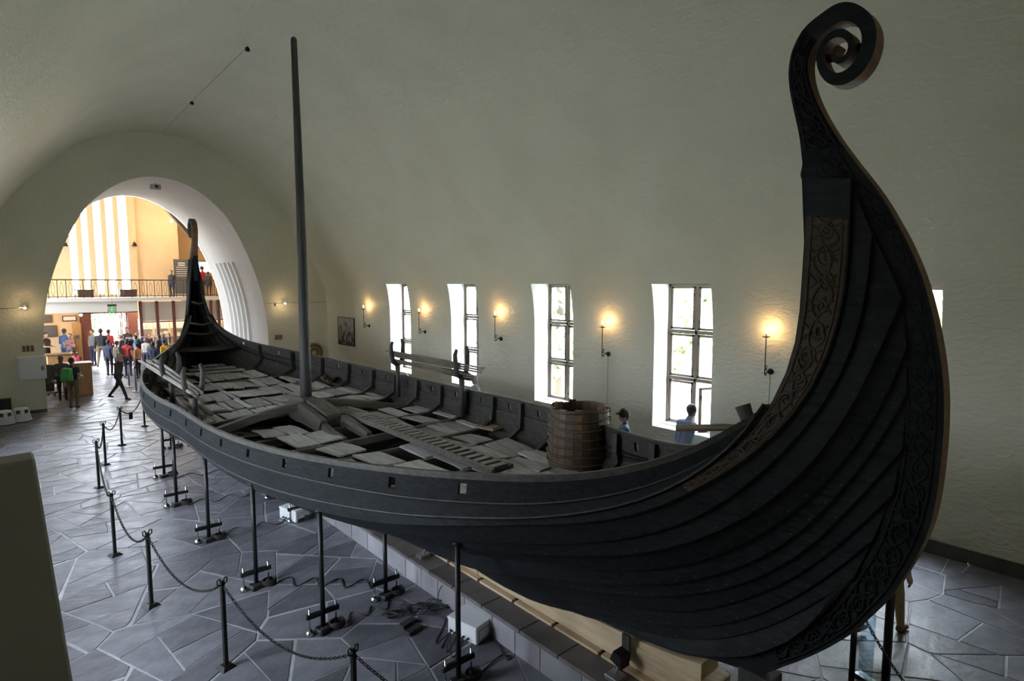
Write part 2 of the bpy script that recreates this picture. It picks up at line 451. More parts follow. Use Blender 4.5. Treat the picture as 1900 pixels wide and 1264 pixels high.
for i, s in enumerate(seeds):
    x0, x1 = (FX0, FX1) if s[1] < YE else ((XA - 3.7, XA + 3.7) if s[1] < YT else (-5, 15))
    poly = [(max(s[0] - 2, x0), s[1] - 2), (min(s[0] + 2, x1), s[1] - 2), (min(s[0] + 2, x1), s[1] + 2), (max(s[0] - 2, x0), s[1] + 2)]
    d = np.hypot(S_[:, 0] - s[0], S_[:, 1] - s[1]); nb = np.argsort(d)[1:26]
    for k in nb:
        dx, dy = S_[k] - np.array(s); L_ = math.hypot(dx, dy)
        if L_ < 1e-6 or L_ > 3: continue
        rg = random.Random(min(i, int(k)) * 7919 + max(i, int(k)))
        g = rg.choice((0.004, 0.005, 0.006, 0.007, 0.010, 0.016)); n = (dx / L_, dy / L_)
        # uneven joints: turn each bisector a little
        c = (s[0] + dx / 2) * n[0] + (s[1] + dy / 2) * n[1] - g + (WT[i] - WT[k]) / (2 * L_) * (1 if L_ > .35 else .3)
        poly = clip_poly(poly, n, c)
        if len(poly) < 3: break
    if len(poly) < 3: continue
    for poly in split(poly):
        cx = sum(p[0] for p in poly) / len(poly); cyy = sum(p[1] for p in poly) / len(poly)
        ar = 0.5 * abs(sum(poly[a][0] * poly[(a + 1) % len(poly)][1] - poly[(a + 1) % len(poly)][0] * poly[a][1] for a in range(len(poly))))
        if ar < 0.02 or not (x0 <= cx <= x1): continue
        # clean near-duplicate corners
        q = []
        for p in poly:
            if not q or math.hypot(p[0] - q[-1][0], p[1] - q[-1][1]) > 0.02: q.append(p)
        if len(q) < 3: continue
        # wobble the corners inward a touch
        q = [(p[0] + (cx - p[0]) * RF.uniform(0, 0.035), p[1] + (cyy - p[1]) * RF.uniform(0, 0.035)) for p in q]
        rel = np.array([cx, cyy, -H]); dep = rel @ FW
        px = 950 + F * (rel @ RT) / max(dep, .01); py = 632 - F * (rel @ UP) / max(dep, .01)
        vis = dep > 0.5 and -80 < px < 1980 and 500 < py < 1330
        hid = (4.35 < cx < 5.4 and cyy > 2.2) or (cx > 5.4 and cyy > 4.6 and cyy < YE) or (px < 60 and py > 880)
        score = (ar / max(dep, 1) ** 3) if vis and not hid else 0
        stones.append((score, q, cx, cyy))
stones.sort(key=lambda a: -a[0])
def stone_mesh(mb, q, cx, cyy, org):
    n = len(q); tz = RF.uniform(-.002, .003); ax, ay = RF.uniform(-.006, .006), RF.uniform(-.006, .006)
    vs = []
    for ring, (ins, z) in enumerate(((0, -0.02), (0, -0.004), (0.010, 0.0))):
        for p in q:
            dx, dy = cx - p[0], cyy - p[1]; L_ = max(math.hypot(dx, dy), 1e-6)
            x, y = p[0] + dx / L_ * ins, p[1] + dy / L_ * ins
            zz = z + (tz + (x - cx) * ax + (y - cyy) * ay if ring else 0)
            vs.append((x - org[0], y - org[1], zz))
    fs = [tuple(range(2 * n, 3 * n))]
    for r_ in range(2):
        for i in range(n): fs.append((r_ * n + i, r_ * n + (i + 1) % n, (r_ + 1) * n + (i + 1) % n, (r_ + 1) * n + i))
    mb.add(vs, fs)
rest = MB()
for i, (scr, q, cx, cyy) in enumerate(stones):
    if i < 290 and scr > 0:
        mb = MB(); stone_mesh(mb, q, cx, cyy, (cx, cyy)); o = mb.build('flagstone', SLATE, floor, fix=False); o.location = (cx, cyy, 0)
    else: stone_mesh(rest, q, cx, cyy, (0, 0))
rest.build('flagstones', SLATE, floor, fix=False, kind='stuff')
# ------------------------------------------------------------------ stone plinth and timber bed under the keel
PLST = mat('plinth_stone', (0.20, 0.195, 0.22), 0.65, (0.30, 0.285, 0.31), 2.5, bump=0.25, bscale=14, rnd=0.25)
PLTOP = mat('plinth_top_stone', (0.085, 0.075, 0.075), 0.6, (0.13, 0.115, 0.11), 4, bump=0.25, bscale=20, rnd=0.2)
PX0, PX1, PZ, PY0, PY1 = 4.32, 5.44, 0.34, 1.55, 21.3
plinth = empty('plinth', (0, 0, 0), kind='structure')
MB().bx(PX0 + 0.012, PX1 - 0.012, PY0 + 0.01, PY1 - 0.01, 0, PZ - 0.012).build('mortar_core', MORTAR, plinth)
y = PY0
while y < PY1 - 0.05:
    y2 = min(y + R.choice((0.42, 0.5, 0.56, 0.62)), PY1)
    for xa in (PX0, PX1):
        s = 1 if xa == PX0 else -1
        MB().bx(xa, xa + s * 0.13, y + 0.010, y2 - 0.010, 0, PZ - 0.052).build('block', PLST, plinth, bevel=0.006)
    y = y2
y = PY0
while y < PY1 - 0.05:
    y2 = min(y + R.choice((0.55, 0.62, 0.7)), PY1)
    MB().bx(PX0 - 0.012, PX1 + 0.012, y + 0.005, y2 - 0.005, PZ - 0.045, PZ).build('slab', PLTOP, plinth, bevel=0.006)
    y = y2
TIMB = mat('raw_timber', (0.42, 0.30, 0.18), 0.7, (0.60, 0.47, 0.32), 2.5, bump=0.5, bscale=12, stretch=(6, 0.6, 4), contrast=(0.35, 0.65))
DARKT = mat('dark_timber', (0.03, 0.028, 0.026), 0.7, (0.05, 0.045, 0.04), 6, bump=0.3)
STEEL = mat('brushed_steel', (0.35, 0.36, 0.38), 0.35, metal=0.9)
bed = empty('timber_bed', (4.88, 11, PZ), label='long pale raw timber beam on the plinth under the keel', cat='beam')
y = 2.62
for i, y2 in enumerate((6.1, 9.4, 13.2, 17.0, 20.6)):
    MB().bx(-0.17, 0.17, y - 11 + 0.004, y2 - 11 - 0.004, 0.03, 0.285).build('beam', TIMB, bed, bevel=0.012); y = y2
y = 2.5
for i in range(26):
    y2 = y + 0.7
    MB().bx(-0.24, -0.16, y - 11 + 0.02, y2 - 11 - 0.03, 0.0, 0.03).build('batten', TIMB, bed); y = y2
# wedges that fill up to the rising keel near the stern
MB().prism([(2.75 - 11, 0.285), (5.2 - 11, 0.285), (4.2 - 11, 0.30), (3.4 - 11, 0.345), (3.0 - 11, 0.40), (2.75 - 11, 0.45)], -0.15, 0.15, plane='YZ').build('wedge', TIMB, bed)
for yb in (3.55, 7.1, 11.4):
    br = empty('keel_jack', (4.62, yb, PZ), label='steel strap and screw jack clamped to the timber bed' + {3.55: ' nearest the stern', 7.1: ' amidships', 11.4: ' beside the far white box'}[yb], cat='jack', group='jacks on the plinth')
    MB().box((0.03, 0, 0.27), (0.03, 0.09, 0.26)).build('strap', DARKT, br)
    MB().prism([(-.05, .10), (.09, .16), (.05, .26), (-.05, .24)], -0.12, 0.02, plane='YZ').build('shoe', IRON, br)
    MB().tube([(-0.13, 0, 0.0), (-0.09, 0, 0.17)], 0.013, 8).build('screw', STEEL, br)
    MB().bx(-0.22, -0.06, -0.08, 0.08, 0.0, 0.05).build('base_block', STEEL, br, bevel=0.006)
# ------------------------------------------------------------------ the ship: lines of the hull
OAK = mat('dark_oak', (0.0100, 0.0118, 0.0140), 0.7, (0.0225, 0.0260, 0.0300), 3.0, bump=0.2, bscale=9, stretch=(10, 1, 10), rnd=0.16, contrast=(0.32, 0.72), spec=0.14)
OAKB = mat('brown_oak', (0.030, 0.019, 0.012), 0.6, (0.060, 0.037, 0.022), 4.0, bump=0.4, bscale=14, stretch=(4, 1, 4), spec=0.35)
OAKE = mat('lit_edge_oak', (0.12, 0.064, 0.032), 0.6, (0.19, 0.105, 0.055), 4.0, bump=0.3, bscale=20, stretch=(1, 1, 5), spec=.2)  # lighter browner oak for stem edges, their lit look put into the colour
DECK = mat('deck_oak', (0.30, 0.30, 0.30), 0.72, (0.57, 0.57, 0.57), 2.2, bump=0.55, bscale=7, stretch=(9, 1, 9), rnd=0.33, contrast=(0.3, 0.75), detail=9)
BEAM = mat('beam_oak', (0.10, 0.092, 0.082), 0.65, (0.21, 0.195, 0.175), 3.0, bump=0.5, bscale=10, stretch=(1, 9, 9), rnd=0.2)
RIBM = mat('rib_oak', (0.022, 0.020, 0.018), 0.65, (0.050, 0.046, 0.041), 4.0, bump=0.4, bscale=14, rnd=0.2)
INOAK = mat('inner_oak', (0.030, 0.028, 0.025), 0.7, (0.066, 0.062, 0.056), 3.0, bump=0.35, bscale=9, stretch=(10, 1, 10), rnd=0.2, spec=.2)
NAIL = mat('iron_rivet', (0.07, 0.065, 0.06), 0.5, metal=0.5)
LN = {}
LN[0] = [(630,856),(675,863),(719,867),(780,875),(850,879),(982,886),(1087,882),(1140,876),(1164,868),(1217,860),(1259,845),(1301,829),(1348,805),(1388,776),(1425,755)]
LN[1] = [(630,896),(700,909),(780,920),(900,928),(1000,931),(1060,925),(1100,920),(1164,910),(1228,890),(1292,864),(1335,840),(1367,820),(1400,795),(1432,757)]
LN[2] = [(597,925),(680,940),(769,952),(900,957),(970,961),(1020,957),(1100,950),(1164,939),(1228,920),(1292,888),(1335,860),(1388,824),(1440,747),(1465,700),(1489,632),(1502,585),(1507,520),(1497,430),(1492,340)]
LN[3] = [(970,974),(1100,972),(1164,963),(1228,946),(1271,925),(1313,903),(1356,878),(1388,854),(1420,836),(1442,818),(1491,754),(1527,700),(1554,616),(1570,553),(1578,458),(1578,395),(1573,344)]
LN[4] = [(950,1000),(1100,1000),(1164,995),(1228,982),(1271,969),(1313,950),(1356,922),(1399,888),(1442,852),(1478,820),(1523,765),(1572,685),(1601,601),(1614,521),(1617,442)]
LN[5] = [(1100,1024),(1164,1024),(1228,1016),(1271,1006),(1335,982),(1399,950),(1463,905),(1500,869),(1579,768),(1617,690),(1643,616),(1655,575),(1668,560)]
LN[6] = [(1121,1048),(1185,1052),(1249,1048),(1313,1031),(1378,1005),(1442,965),(1500,925),(1583,828),(1629,768),(1664,694),(1676,650)]
LN[7] = [(1164,1078),(1249,1076),(1313,1065),(1378,1044),(1442,1012),(1500,974),(1579,879),(1639,814),(1671,749),(1676,735)]
LN[8] = [(1180,1098),(1237,1102),(1316,1090),(1378,1080),(1421,1058),(1500,1018),(1551,957),(1611,902),(1659,846),(1667,835)]
LN[9] = [(1197,1123),(1263,1132),(1342,1117),(1421,1090),(1500,1055),(1579,980),(1643,930),(1650,918)]
LN[10] = [(1224,1152),(1289,1160),(1368,1148),(1447,1119),(1500,1090),(1532,1063),(1606,1013),(1615,1000)]
LN[11] = [(1237,1175),(1289,1184),(1342,1180),(1421,1161),(1500,1123),(1565,1080),(1580,1070)]
BB = [2.5, 2.49, 2.45, 2.38, 2.18, 1.92, 1.62, 1.3, .98, .68, .42, .22]
ZZ = [2.09, 1.82, 1.57, 1.46, 1.37, 1.34, 1.325, 1.31, 1.29, 1.26, 1.2, 1.06]
NN = [2.4, 2.4, 2.4, 2.4, 2.3, 2.2, 2.1, 2.0, 1.9, 1.8, 1.7, 1.6]
YM, YB = 11.0, 22.83
BE = [.14, .14, .13, .11, .09, .08, .07, .07, .07, .07, .07, .07]
def bk(k, Y, Ye):
    t = np.clip((Y - Ye) / (YM - Ye), 0, 1); return BE[k] + (BB[k] - BE[k]) * (1 - (1 - t) ** NN[k])
def hit(x, y, k, Ye):
    d = ray(x, y); s = np.linspace(2, 25, 5000); q = C0 + d * s[:, None]
    f = q[:, 0] - (XS - bk(k, q[:, 1], Ye)); f[q[:, 1] < Ye - .02] = -1
    i = np.where((f[1:] > 0) & (f[:-1] <= 0))[0]
    return q[i[0] + 1] if len(i) else None
def res2(a, m):
    d = np.r_[0, np.cumsum(np.hypot(*np.diff(a, axis=0).T))]; t = np.linspace(0, d[-1], m)
    return np.c_[np.interp(t, d, a[:, 0]), np.interp(t, d, a[:, 1])]
YEND = {}
def strake_line(k, n=200):
    Ye = onX(*LN[k][-1], XS - BE[k])[1] if k >= 2 else 2.25
    YEND[k] = Ye
    yz = [hit(*q, k, Ye) for q in LN[k]]; yz = [(p[1], p[2]) for p in yz if p is not None]
    lead = [(YM, ZZ[k])]; y0, z0 = yz[0]; sl = (yz[2][1] - yz[0][1]) / (yz[2][0] - yz[0][0])
    for s in (.75, .5, .25):
        h = YM - y0
        lead.append((y0 + h * s, (2*s**3 - 3*s**2 + 1) * z0 + (s**3 - 2*s**2 + s) * h * sl + (-2*s**3 + 3*s**2) * ZZ[k]))
    a = res2(np.array(lead + yz), n)
    for _ in range(60):
        b = a.copy(); b[1:-1] = (a[:-2] + 2 * a[1:-1] + a[2:]) / 4; a = b
    return a
RAW = {k: strake_line(k) for k in range(12)}
def keel_pts():
    # lower edge of the hull beside the keel, then up the stem rabbet to the lowest plank end
    a = [(YM, .66), (8, .66), (6, .66), (5, .66), (4.1, .69), (3.5, .74), (3.05, .82), (2.7, .92), (2.35, 1.09), (2.14, 1.25), (1.92, 1.47), (1.72, 1.76), (1.62, 1.95)]
    return crom(a, 200)
RAW[12] = keel_pts(); YEND[12] = 1.3; BB.append(.11); NN.append(1.5); ZZ.append(.66)
NU = 46
def half(k, bow, side, trunc=False):
    """points (half breadth, Y, Z) of line k from midship to the end; side -1 port (near), +1 starboard (far)"""
    a = RAW[k]
    if trunc: a = a[: int(np.argmax(a[:, 0] < 2.2))]
    a = res2(a, NU); Y = a[:, 0]
    b = bk(k, Y, YEND[k]) if k < 12 else np.full(len(Y), .11)
    z = a[:, 1].copy()
    if bow:
        t = np.clip((Y - 1.3) / (YM - 1.3), 0, 1); wgt = np.sin(np.pi * t)
        b = b * (1 + (0.13 if side < 0 else 0.0) * wgt) + (.17 if k < 3 else .06) * (1 - t) ** 5 * (k < 5) * np.clip((5.1 - z) / 1.6, 0, 1)
        Y = YB - Y
    b = np.where(z > 4.4, .08 + (b - .08) * np.clip((5.12 - z) / .72, 0, 1), b)
    if side > 0 and k < 2 and not bow: z = z - .10 * np.exp(-((Y - 4.8) / 1.8) ** 2)
    return np.c_[b, Y, z]
def full_line(k, side, trunc=False):
    s, b = half(k, False, side, trunc), half(k, True, side, trunc)
    p = np.vstack([b[::-1], s])          # bow ... midship ... stern
    return np.c_[XS + side * p[:, 0], p[:, 1], p[:, 2]]
FULL = {(k, s): full_line(k, s) for k in range(13) for s in (-1, 1)}
FULL2 = {s: full_line(2, s, True) for s in (-1, 1)}
def line_at(k, Y, side):
    p = FULL[(k, side)]; i = np.argsort(p[:, 1]); return float(np.interp(Y, p[i, 1], p[i, 0])), float(np.interp(Y, p[i, 1], p[i, 2]))
ship = empty('viking_ship', (XS, 11.0, 0.6), label='long dark oak viking ship with a carved spiral stem on props', cat='ship')
SO = Vector((XS, 11.0, 0.6))
def sbuild(mb, name, m, parent=None, **kw):
    mb.v = [(p[0] - SO.x, p[1] - SO.y, p[2] - SO.z) for p in mb.v]
    return mb.build(name, m, parent or ship, **kw)
OAR_Y = [4.7, 5.55, 6.48, 7.4, 8.35, 9.3, 10.25, 11.2, 12.2, 13.2, 14.3, 15.45, 16.7, 18.0, 19.35]
def strake(k, side):
    U = FULL[(k, side)]; Lw = FULL[(k + 1, side)]
    if k == 1: Lw = FULL2[side]
    if k:
        U, Lw = U.copy(), Lw.copy()
        for A in (U, Lw):
            for i_, j_ in ((0, 1), (-1, -2)):
                d = A[i_] - A[j_]; A[i_] = A[i_] + d / (np.linalg.norm(d) + 1e-9) * .05
    n = len(U)
    if k == 0:  # denser along the length so that the oar holes can be cut out
        ys = []
        base = U[:, 1]
        for y in base:
            if not any(abs(y - o) < 0.10 for o in OAR_Y): ys.append(y)
        for o in OAR_Y: ys += [o - 0.045, o + 0.045]
        ys = sorted(set(ys), reverse=True)
        def rs(A):
            i = np.argsort(A[:, 1]); return np.c_[np.interp(ys, A[i, 1], A[i, 0]), ys, np.interp(ys, A[i, 1], A[i, 2])]
        U2, L2 = rs(U), rs(Lw)
        U, Lw = U2, L2; n = len(U)
    fr = [0, 0.36, 0.80, 1.0] if k == 0 else [0, 0.33, 0.67, 1.0]
    th = 0.036; lap = 0.040
    O = np.zeros((n, 4, 3)); I = np.zeros((n, 4, 3))
    tang = np.gradient((U + Lw) / 2, axis=0)
    down = Lw - U
    nrm = np.cross(tang, down); nrm /= np.linalg.norm(nrm, axis=1)[:, None] + 1e-9
    # make the normals point outward
    sg = np.sign((nrm[:, 0]) * side); sg[sg == 0] = 1
    mid = sg[n // 2]; nrm *= np.where(np.abs(nrm[:, 0]) > 0.05, sg, mid)[:, None]
    dl = np.linalg.norm(down, axis=1)[:, None]
    for j, f in enumerate(fr):
        ff = f if f < 1 else 1 + 0.025 / np.maximum(dl, 0.05)
        base = U + down * ff
        O[:, j] = base + nrm * (lap * f + 0.004)
        I[:, j] = base + nrm * (lap * f - th)
    m = MB(); vs = list(O.reshape(-1, 3)) + list(I.reshape(-1, 3)); off = n * 4; fs = []; inn = []
    def hole(i):
        if k: return False
        y = (U[i, 1] + U[i + 1, 1]) / 2; return any(abs(y - o) < 0.03 for o in OAR_Y)
    for i in range(n - 1):
        for j in range(3):
            a, b, c, d = i * 4 + j, (i + 1) * 4 + j, (i + 1) * 4 + j + 1, i * 4 + j + 1
            if j == 1 and hole(i):
                for p, q in ((a, b), (b, c), (c, d), (d, a)): fs.append((p, q, q + off, p + off))
                continue
            fs.append((a, b, c, d)); fs.append((d + off, c + off, b + off, a + off)); inn.append(len(fs) - 1)
        fs.append((i * 4, (i + 1) * 4, (i + 1) * 4 + off, i * 4 + off)); fs.append((i * 4 + 3, i * 4 + 3 + off, (i + 1) * 4 + 3 + off, (i + 1) * 4 + 3))
    for i in (0, n - 1):
        for j in range(3): fs.append((i * 4 + j, i * 4 + j + 1, i * 4 + j + 1 + off, i * 4 + j + off))
    m.add(vs, fs)
    for i in inn: m.mi[i] = 1
    return sbuild(m, 'strake', [OAK, INOAK], fix=True), O
EDGES = {}
for side in (-1, 1):
    for k in range(12):
        o, EDGES[(k, side)] = strake(k, side)
        if k == 2: o.data.materials[0] = OAK
# gunwale rail
RAIL = mat('rail_oak', (0.036, 0.032, 0.029), 0.6, (0.085, 0.077, 0.070), 5.0, bump=0.4, bscale=12, stretch=(6, 1, 6))
for side in (-1, 1):
    U = FULL[(0, side)]; n = len(U); vs = []; 
    for i in range(n):
        x, y, z = U[i]
        for dx, dz in ((-0.032, -0.05), (0.022, -0.05), (0.018, 0.014), (-0.026, 0.018)): vs.append((x + side * dx, y, z + dz))
    m = MB(); fs = []
    for i in range(n - 1):
        for j in range(4): fs.append((i * 4 + j, i * 4 + (j + 1) % 4, (i + 1) * 4 + (j + 1) % 4, (i + 1) * 4 + j))
    fs += [(0, 1, 2, 3), tuple((n - 1) * 4 + j for j in (3, 2, 1, 0))]
    m.add(vs, fs); sbuild(m, 'rail', RAIL)
# beaded mouldings along the two upper laps
MOULD = mat('moulding_oak', (0.030, 0.031, 0.033), 0.55, (0.055, 0.056, 0.058), 6)
for side in (-1, 1):
    for k in (0, 1):
        e = EDGES[(k, side)][:, 3]; m = MB(); m.tube([(p[0] + side * .004, p[1], p[2] + .008) for p in e], .012, 5); sbuild(m, 'moulding', MOULD, fix=False)
# rivets along the laps
rv = MB()
for (k, side), O in EDGES.items():
    if side > 0: continue
    e = O[:, 2] * 0.35 + O[:, 3] * 0.65
    d = np.r_[0, np.cumsum(np.linalg.norm(np.diff(e, axis=0), axis=1))]
    for t in np.arange(0.1, d[-1], 0.19):
        p = Vector([np.interp(t, d, e[:, c]) for c in range(3)])
        if p.y > 13 and k > 3: continue
        s = 0.010
        rv.add([p + Vector((-s * .8, 0, 0)), p + Vector((0, s, 0)), p + Vector((0, 0, s)), p + Vector((0, -s, 0)), p + Vector((0, 0, -s))], [(0, 1, 2), (0, 2, 3), (0, 3, 4), (0, 4, 1)])
sbuild(rv, 'rivets', NAIL, fix=False, kind='stuff')
# ------------------------------------------------------------------ stems and keel
PAIRS = [((1408,1248),(1398,1202)),((1459,1235),(1440,1184)),((1519,1211),(1495,1161)),((1579,1177),(1551,1119)),((1620,1142),(1588,1068)),((1652,1110),(1602,1045)),((1676,1073),(1616,1022)),((1699,1036),(1630,990)),((1720,994),(1642,955)),((1733,943),(1657,911)),((1741,890),(1666,865)),((1750,814),(1673,795)),((1751,749),(1676,735)),((1747,690),(1679,680)),((1741,648),(1677,640)),((1728,578),(1671,585)),((1709,509),(1658,525)),((1684,452),(1640,472)),((1655,401),(1618,425)),((1638,372),(1590,385)),((1619,340),(1493,340)),((1576,290),(1488,300)),((1549,250),(1482,250)),((1520,200),(1471,199)),((1503,162),(1464,161)),((1497,120),(1463,126)),((1502,98),(1471,89)),((1514,75),(1492,51)),((1538,51),(1527,20)),((1554,42),(1552,8)),((1570,38.5),(1578,2)),((1587,44),(1608,19)),((1596,59),(1624,46)),((1597,78),(1623,78)),((1592,99),(1613,113)),((1578,121),(1592,142)),((1560,133),(1560,158)),((1544,133),(1538,154)),((1533,123),(1522,140)),((1526,104),(1513,112)),((1527,90),(1517,88)),((1538,75),(1533,64)),((1550,69),(1549,55)),((1562,70),(1565,53)),((1571,78),(1579,62)),((1572,87),(1584,78)),((1568,99),(1581,94)),((1560,105),(1570,110)),((1552,103),(1557,118)),((1548,99),(1546,115)),((1549,96),(1541,105)),((1551,90),(1542,96)),((1555,82),(1548,86))]
NF = XS - 0.085
A_ = np.array([onX(*a, NF)[1:] for a, b in PAIRS]); B_ = np.array([onX(*b, NF)[1:] for a, b in PAIRS])
# the keel continues the stem
KE = [((9.0, .60), (9.0, .72)), ((5.0, .60), (5.0, .72)), ((4.1, .62), (4.1, .75)), ((3.45, .68), (3.45, .82)), ((3.0, .75), (3.0, .90)), ((2.68, .85), (2.66, 1.0))]
A_ = np.vstack([[k[0] for k in KE[2:]], A_]); B_ = np.vstack([[k[1] for k in KE[2:]], B_])
def relax(P, i0, it):
    P = P.copy()
    for _ in range(it):
        for lam in (.5, -.53):
            Q = P.copy(); Q[i0:-1] = P[i0:-1] + lam * ((P[i0 - 1:-2] + P[i0 + 1:]) / 2 - P[i0:-1]); P = Q
    return P
A_, B_ = relax(A_, 10, 2), relax(B_, 32, 2)
A2, B2 = crom(A_, 520), crom(B_, 520)
def stem(bow):
    m = MB(); n = len(A2); vs = []
    for i in range(n):
        f = i / n
        ho = 0.10 - 0.035 * min(1, f * 2.2); hi = 0.085 - 0.01 * f
        if f > 0.55: ho = hi = 0.075
        a, b = A2[i], B2[i]
        ya, yb = (a[0], b[0]) if not bow else (YB - a[0], YB - b[0])
        e = 0.012
        vs += [(XS - ho, ya, a[1]), (XS - hi, yb, b[1]), (XS + hi, yb, b[1]), (XS + ho, ya, a[1])]
    fs = []; mi = []
    for i in range(n - 1):
        for j in range(4):
            fs.append((i * 4 + j, i * 4 + (j + 1) % 4, (i + 1) * 4 + (j + 1) % 4, (i + 1) * 4 + j)); mi.append(1 if j == 3 or (i > n * 0.42 and j == 1) else 0)
    fs += [(0, 1, 2, 3), tuple((n - 1) * 4 + j for j in (3, 2, 1, 0))]; mi += [0, 0]
    m.v = vs; m.f = fs; m.mi = mi; m.sm = [False] * len(fs)
    st = sbuild(m, 'stem', [OAK, OAKE])
    # small bridges inside the coil
    for (p, q) in (((1583, 83), (1600, 83)), ((1524, 105), (1543, 102))):
        a, b = onX(*p, NF)[1:], onX(*q, NF)[1:]
        g = lambda y: y if not bow else YB - y
        k = MB(); k.tube([(XS, g(a[0]), a[1]), (XS, g(b[0]), b[1])], 0.03, 6); k.v = [(p_[0] - SO.x, p_[1] - SO.y, p_[2] - SO.z) for p_ in k.v]
        o = k.build('coil_bridge', OAK, st)
    return st
stern_stem, bow_stem = stem(False), stem(True)
m = MB(); m.bx(XS - 0.13, XS + 0.13, 4.1, YB - 4.1, 0.62, 0.75); sbuild(m, 'keel', OAK)
# fillers added behind the plank ends to stop light leaking through
for bow in (False, True):
    q_ = [B2[i] for i in range(30, 196, 5)]; f_ = lambda y: y if not bow else YB - y
    m = MB(); vs = []
    for p_ in q_:
        for dx, dy in ((-.062, -.03), (.062, -.03), (.03, .34), (-.03, .34)): vs.append((XS + dx, f_(p_[0] + dy), p_[1]))
    m.add(vs, [(i * 4 + j, i * 4 + (j + 1) % 4, (i + 1) * 4 + (j + 1) % 4, (i + 1) * 4 + j) for i in range(len(q_) - 1) for j in range(4)] + [(0, 1, 2, 3), tuple((len(q_) - 1) * 4 + j for j in (3, 2, 1, 0))])
    sbuild(m, 'gap_filler', OAK)
# inner board of the stern stem with its squared foot
hp = [onX(*q, XS - .03)[1:] for q in ((1490, 316), (1497, 505), (1511, 505), (1540, 505), (1560, 420), (1573, 344), (1560, 318))]
for bow in (False, True):
    m = MB(); m.prism([(p[0] if not bow else YB - p[0], p[1]) for p in hp], XS - 0.06, XS + 0.06, plane='YZ'); sbuild(m, 'stem_board', OAK)
# ------------------------------------------------------------------ carved interlace on the stern stem and the top plank
def carve(top, bot, offs, x_of, name, mtl, r, seed, pitch):
    """raised interlacing ribbon animals between two edge curves (arrays of Y,Z)"""
    q = random.Random(seed); m = MB(); mid = (top + bot) / 2
    d = np.r_[0, np.cumsum(np.hypot(*np.diff(mid, axis=0).T))]; Ltot = d[-1]
    def at(s, v):
        s = min(max(s, 0), Ltot); a = np.array([np.interp(s, d, top[:, c]) for c in (0, 1)]); b = np.array([np.interp(s, d, bot[:, c]) for c in (0, 1)])
        p = a + (b - a) * (0.5 + 0.5 * v); return (x_of(s / Ltot, 0.5 + 0.5 * v) - 0.004, p[0], p[1])
    s = pitch * 0.6
    N = int(Ltot / pitch)
    for ph in (0, math.pi):          # two waving strands along the band
        n = N * 12
        m.tube([at(Ltot * i / n, 0.60 * math.sin(2 * math.pi * (Ltot * i / n) / (2.3 * pitch) + ph + 0.9 * math.sin(5.1 * Ltot * i / n)) + 0.18 * math.sin(17 * Ltot * i / n)) for i in range(n + 1)], r, 5)
    for i in range(N):               # loops, hooks and spirals between them
        c = (i + 0.5) * pitch; k = q.choice((0, 1, 2)); a0 = q.uniform(0, 6.28); rd = pitch * q.uniform(.26, .36); vc = q.uniform(-.2, .2)
        wd = np.hypot(*(np.array(at(c, -1)[1:]) - np.array(at(c, 1)[1:]))) / 2
        def ringp(t, rr, vo=0): return at(c + rr * math.cos(t), vc + vo + rr / max(wd, .02) * math.sin(t) * 0.9)
        if k == 0: m.tube([ringp(a0 + 6.28 * j / 14, rd) for j in range(15)], r * .9, 5); m.tube([ringp(a0 + 6.28 * j / 8, rd * .42) for j in range(9)], r * .8, 5)
        elif k == 1: m.tube([ringp(a0 + 9.5 * j / 20, rd * (1.15 - .05 * j)) for j in range(20)], r * .9, 5)
        else:
            m.tube([ringp(a0 + 4.4 * j / 12, rd * 1.1) for j in range(13)], r, 5); m.tube([ringp(a0 + 2.2 + 4.4 * j / 12, rd * .6, .25) for j in range(13)], r * .85, 5)
        for e_ in (-1, 1):
            m.tube([at(c + pitch * (.5 * j / 5 - .25 + .1 * e_), e_ * (.92 - .5 * math.sin(math.pi * j / 5))) for j in range(6)], r * .8, 5)
    # border fillets
    for v in (-1.0, 1.0):
        m.tube([at(Ltot * i / 60, v) for i in range(61)], r * 0.9, 5)
    return m
i0, i1 = 44, 236
Ao, Bo = A2[i0:i1], B2[i0:i1]
tp, bt = Ao + (Bo - Ao) * 0.20, Ao + (Bo - Ao) * 0.86
m = carve(tp, bt, 0, lambda f, v: XS - (0.098 - 0.03 * min(1, f * 1.4)) , 'carving', OAK, 0.011, 5, 0.17)
sbuild(m, 'carving', OAK, fix=False)
i0, i1 = 236, 286
Ao, Bo = A2[i0:i1], B2[i0:i1]
m = carve(Ao + (Bo - Ao) * .12, Ao + (Bo - Ao) * .88, 0, lambda f, v: XS - .077, 'carving', OAK, 0.010, 8, 0.13)
sbuild(m, 'carving', OAK, fix=False)
# carved top plank: its face is the third strake near the stern
O = EDGES[(2, -1)]; n = O.shape[0]
sel = range(n - 12, n - 1)
T3 = np.array([O[i, 0] * 0.84 + O[i, 3] * 0.16 for i in sel]); B3 = np.array([O[i, 0] * 0.14 + O[i, 3] * 0.86 for i in sel])
def plank_carve():
    tt, bb_ = T3[:, 1:], B3[:, 1:]; mid = (tt + bb_) / 2; d = np.r_[0, np.cumsum(np.hypot(*np.diff(mid, axis=0).T))]
    def x_of(f, v):
        s = f * d[-1]; a = np.interp(s, d, T3[:, 0]); b = np.interp(s, d, B3[:, 0]); return a + (b - a) * v
    return carve(tt, bb_, 0, x_of, 'carving', OAKB, 0.011, 11, 0.19)
sbuild(plank_carve(), 'carving', OAKB, fix=False)
pl = MB(); vs = []
for i in sel:
    a, b = O[i, 0], O[i, 3]; e = np.array((-0.005, 0, 0)); vs += [a * .97 + b * .03 + e, a * .03 + b * .97 + e]
pl.add(vs, grid_faces(len(list(sel)), 2)); sbuild(pl, 'carved_plank', OAKB, fix=False)
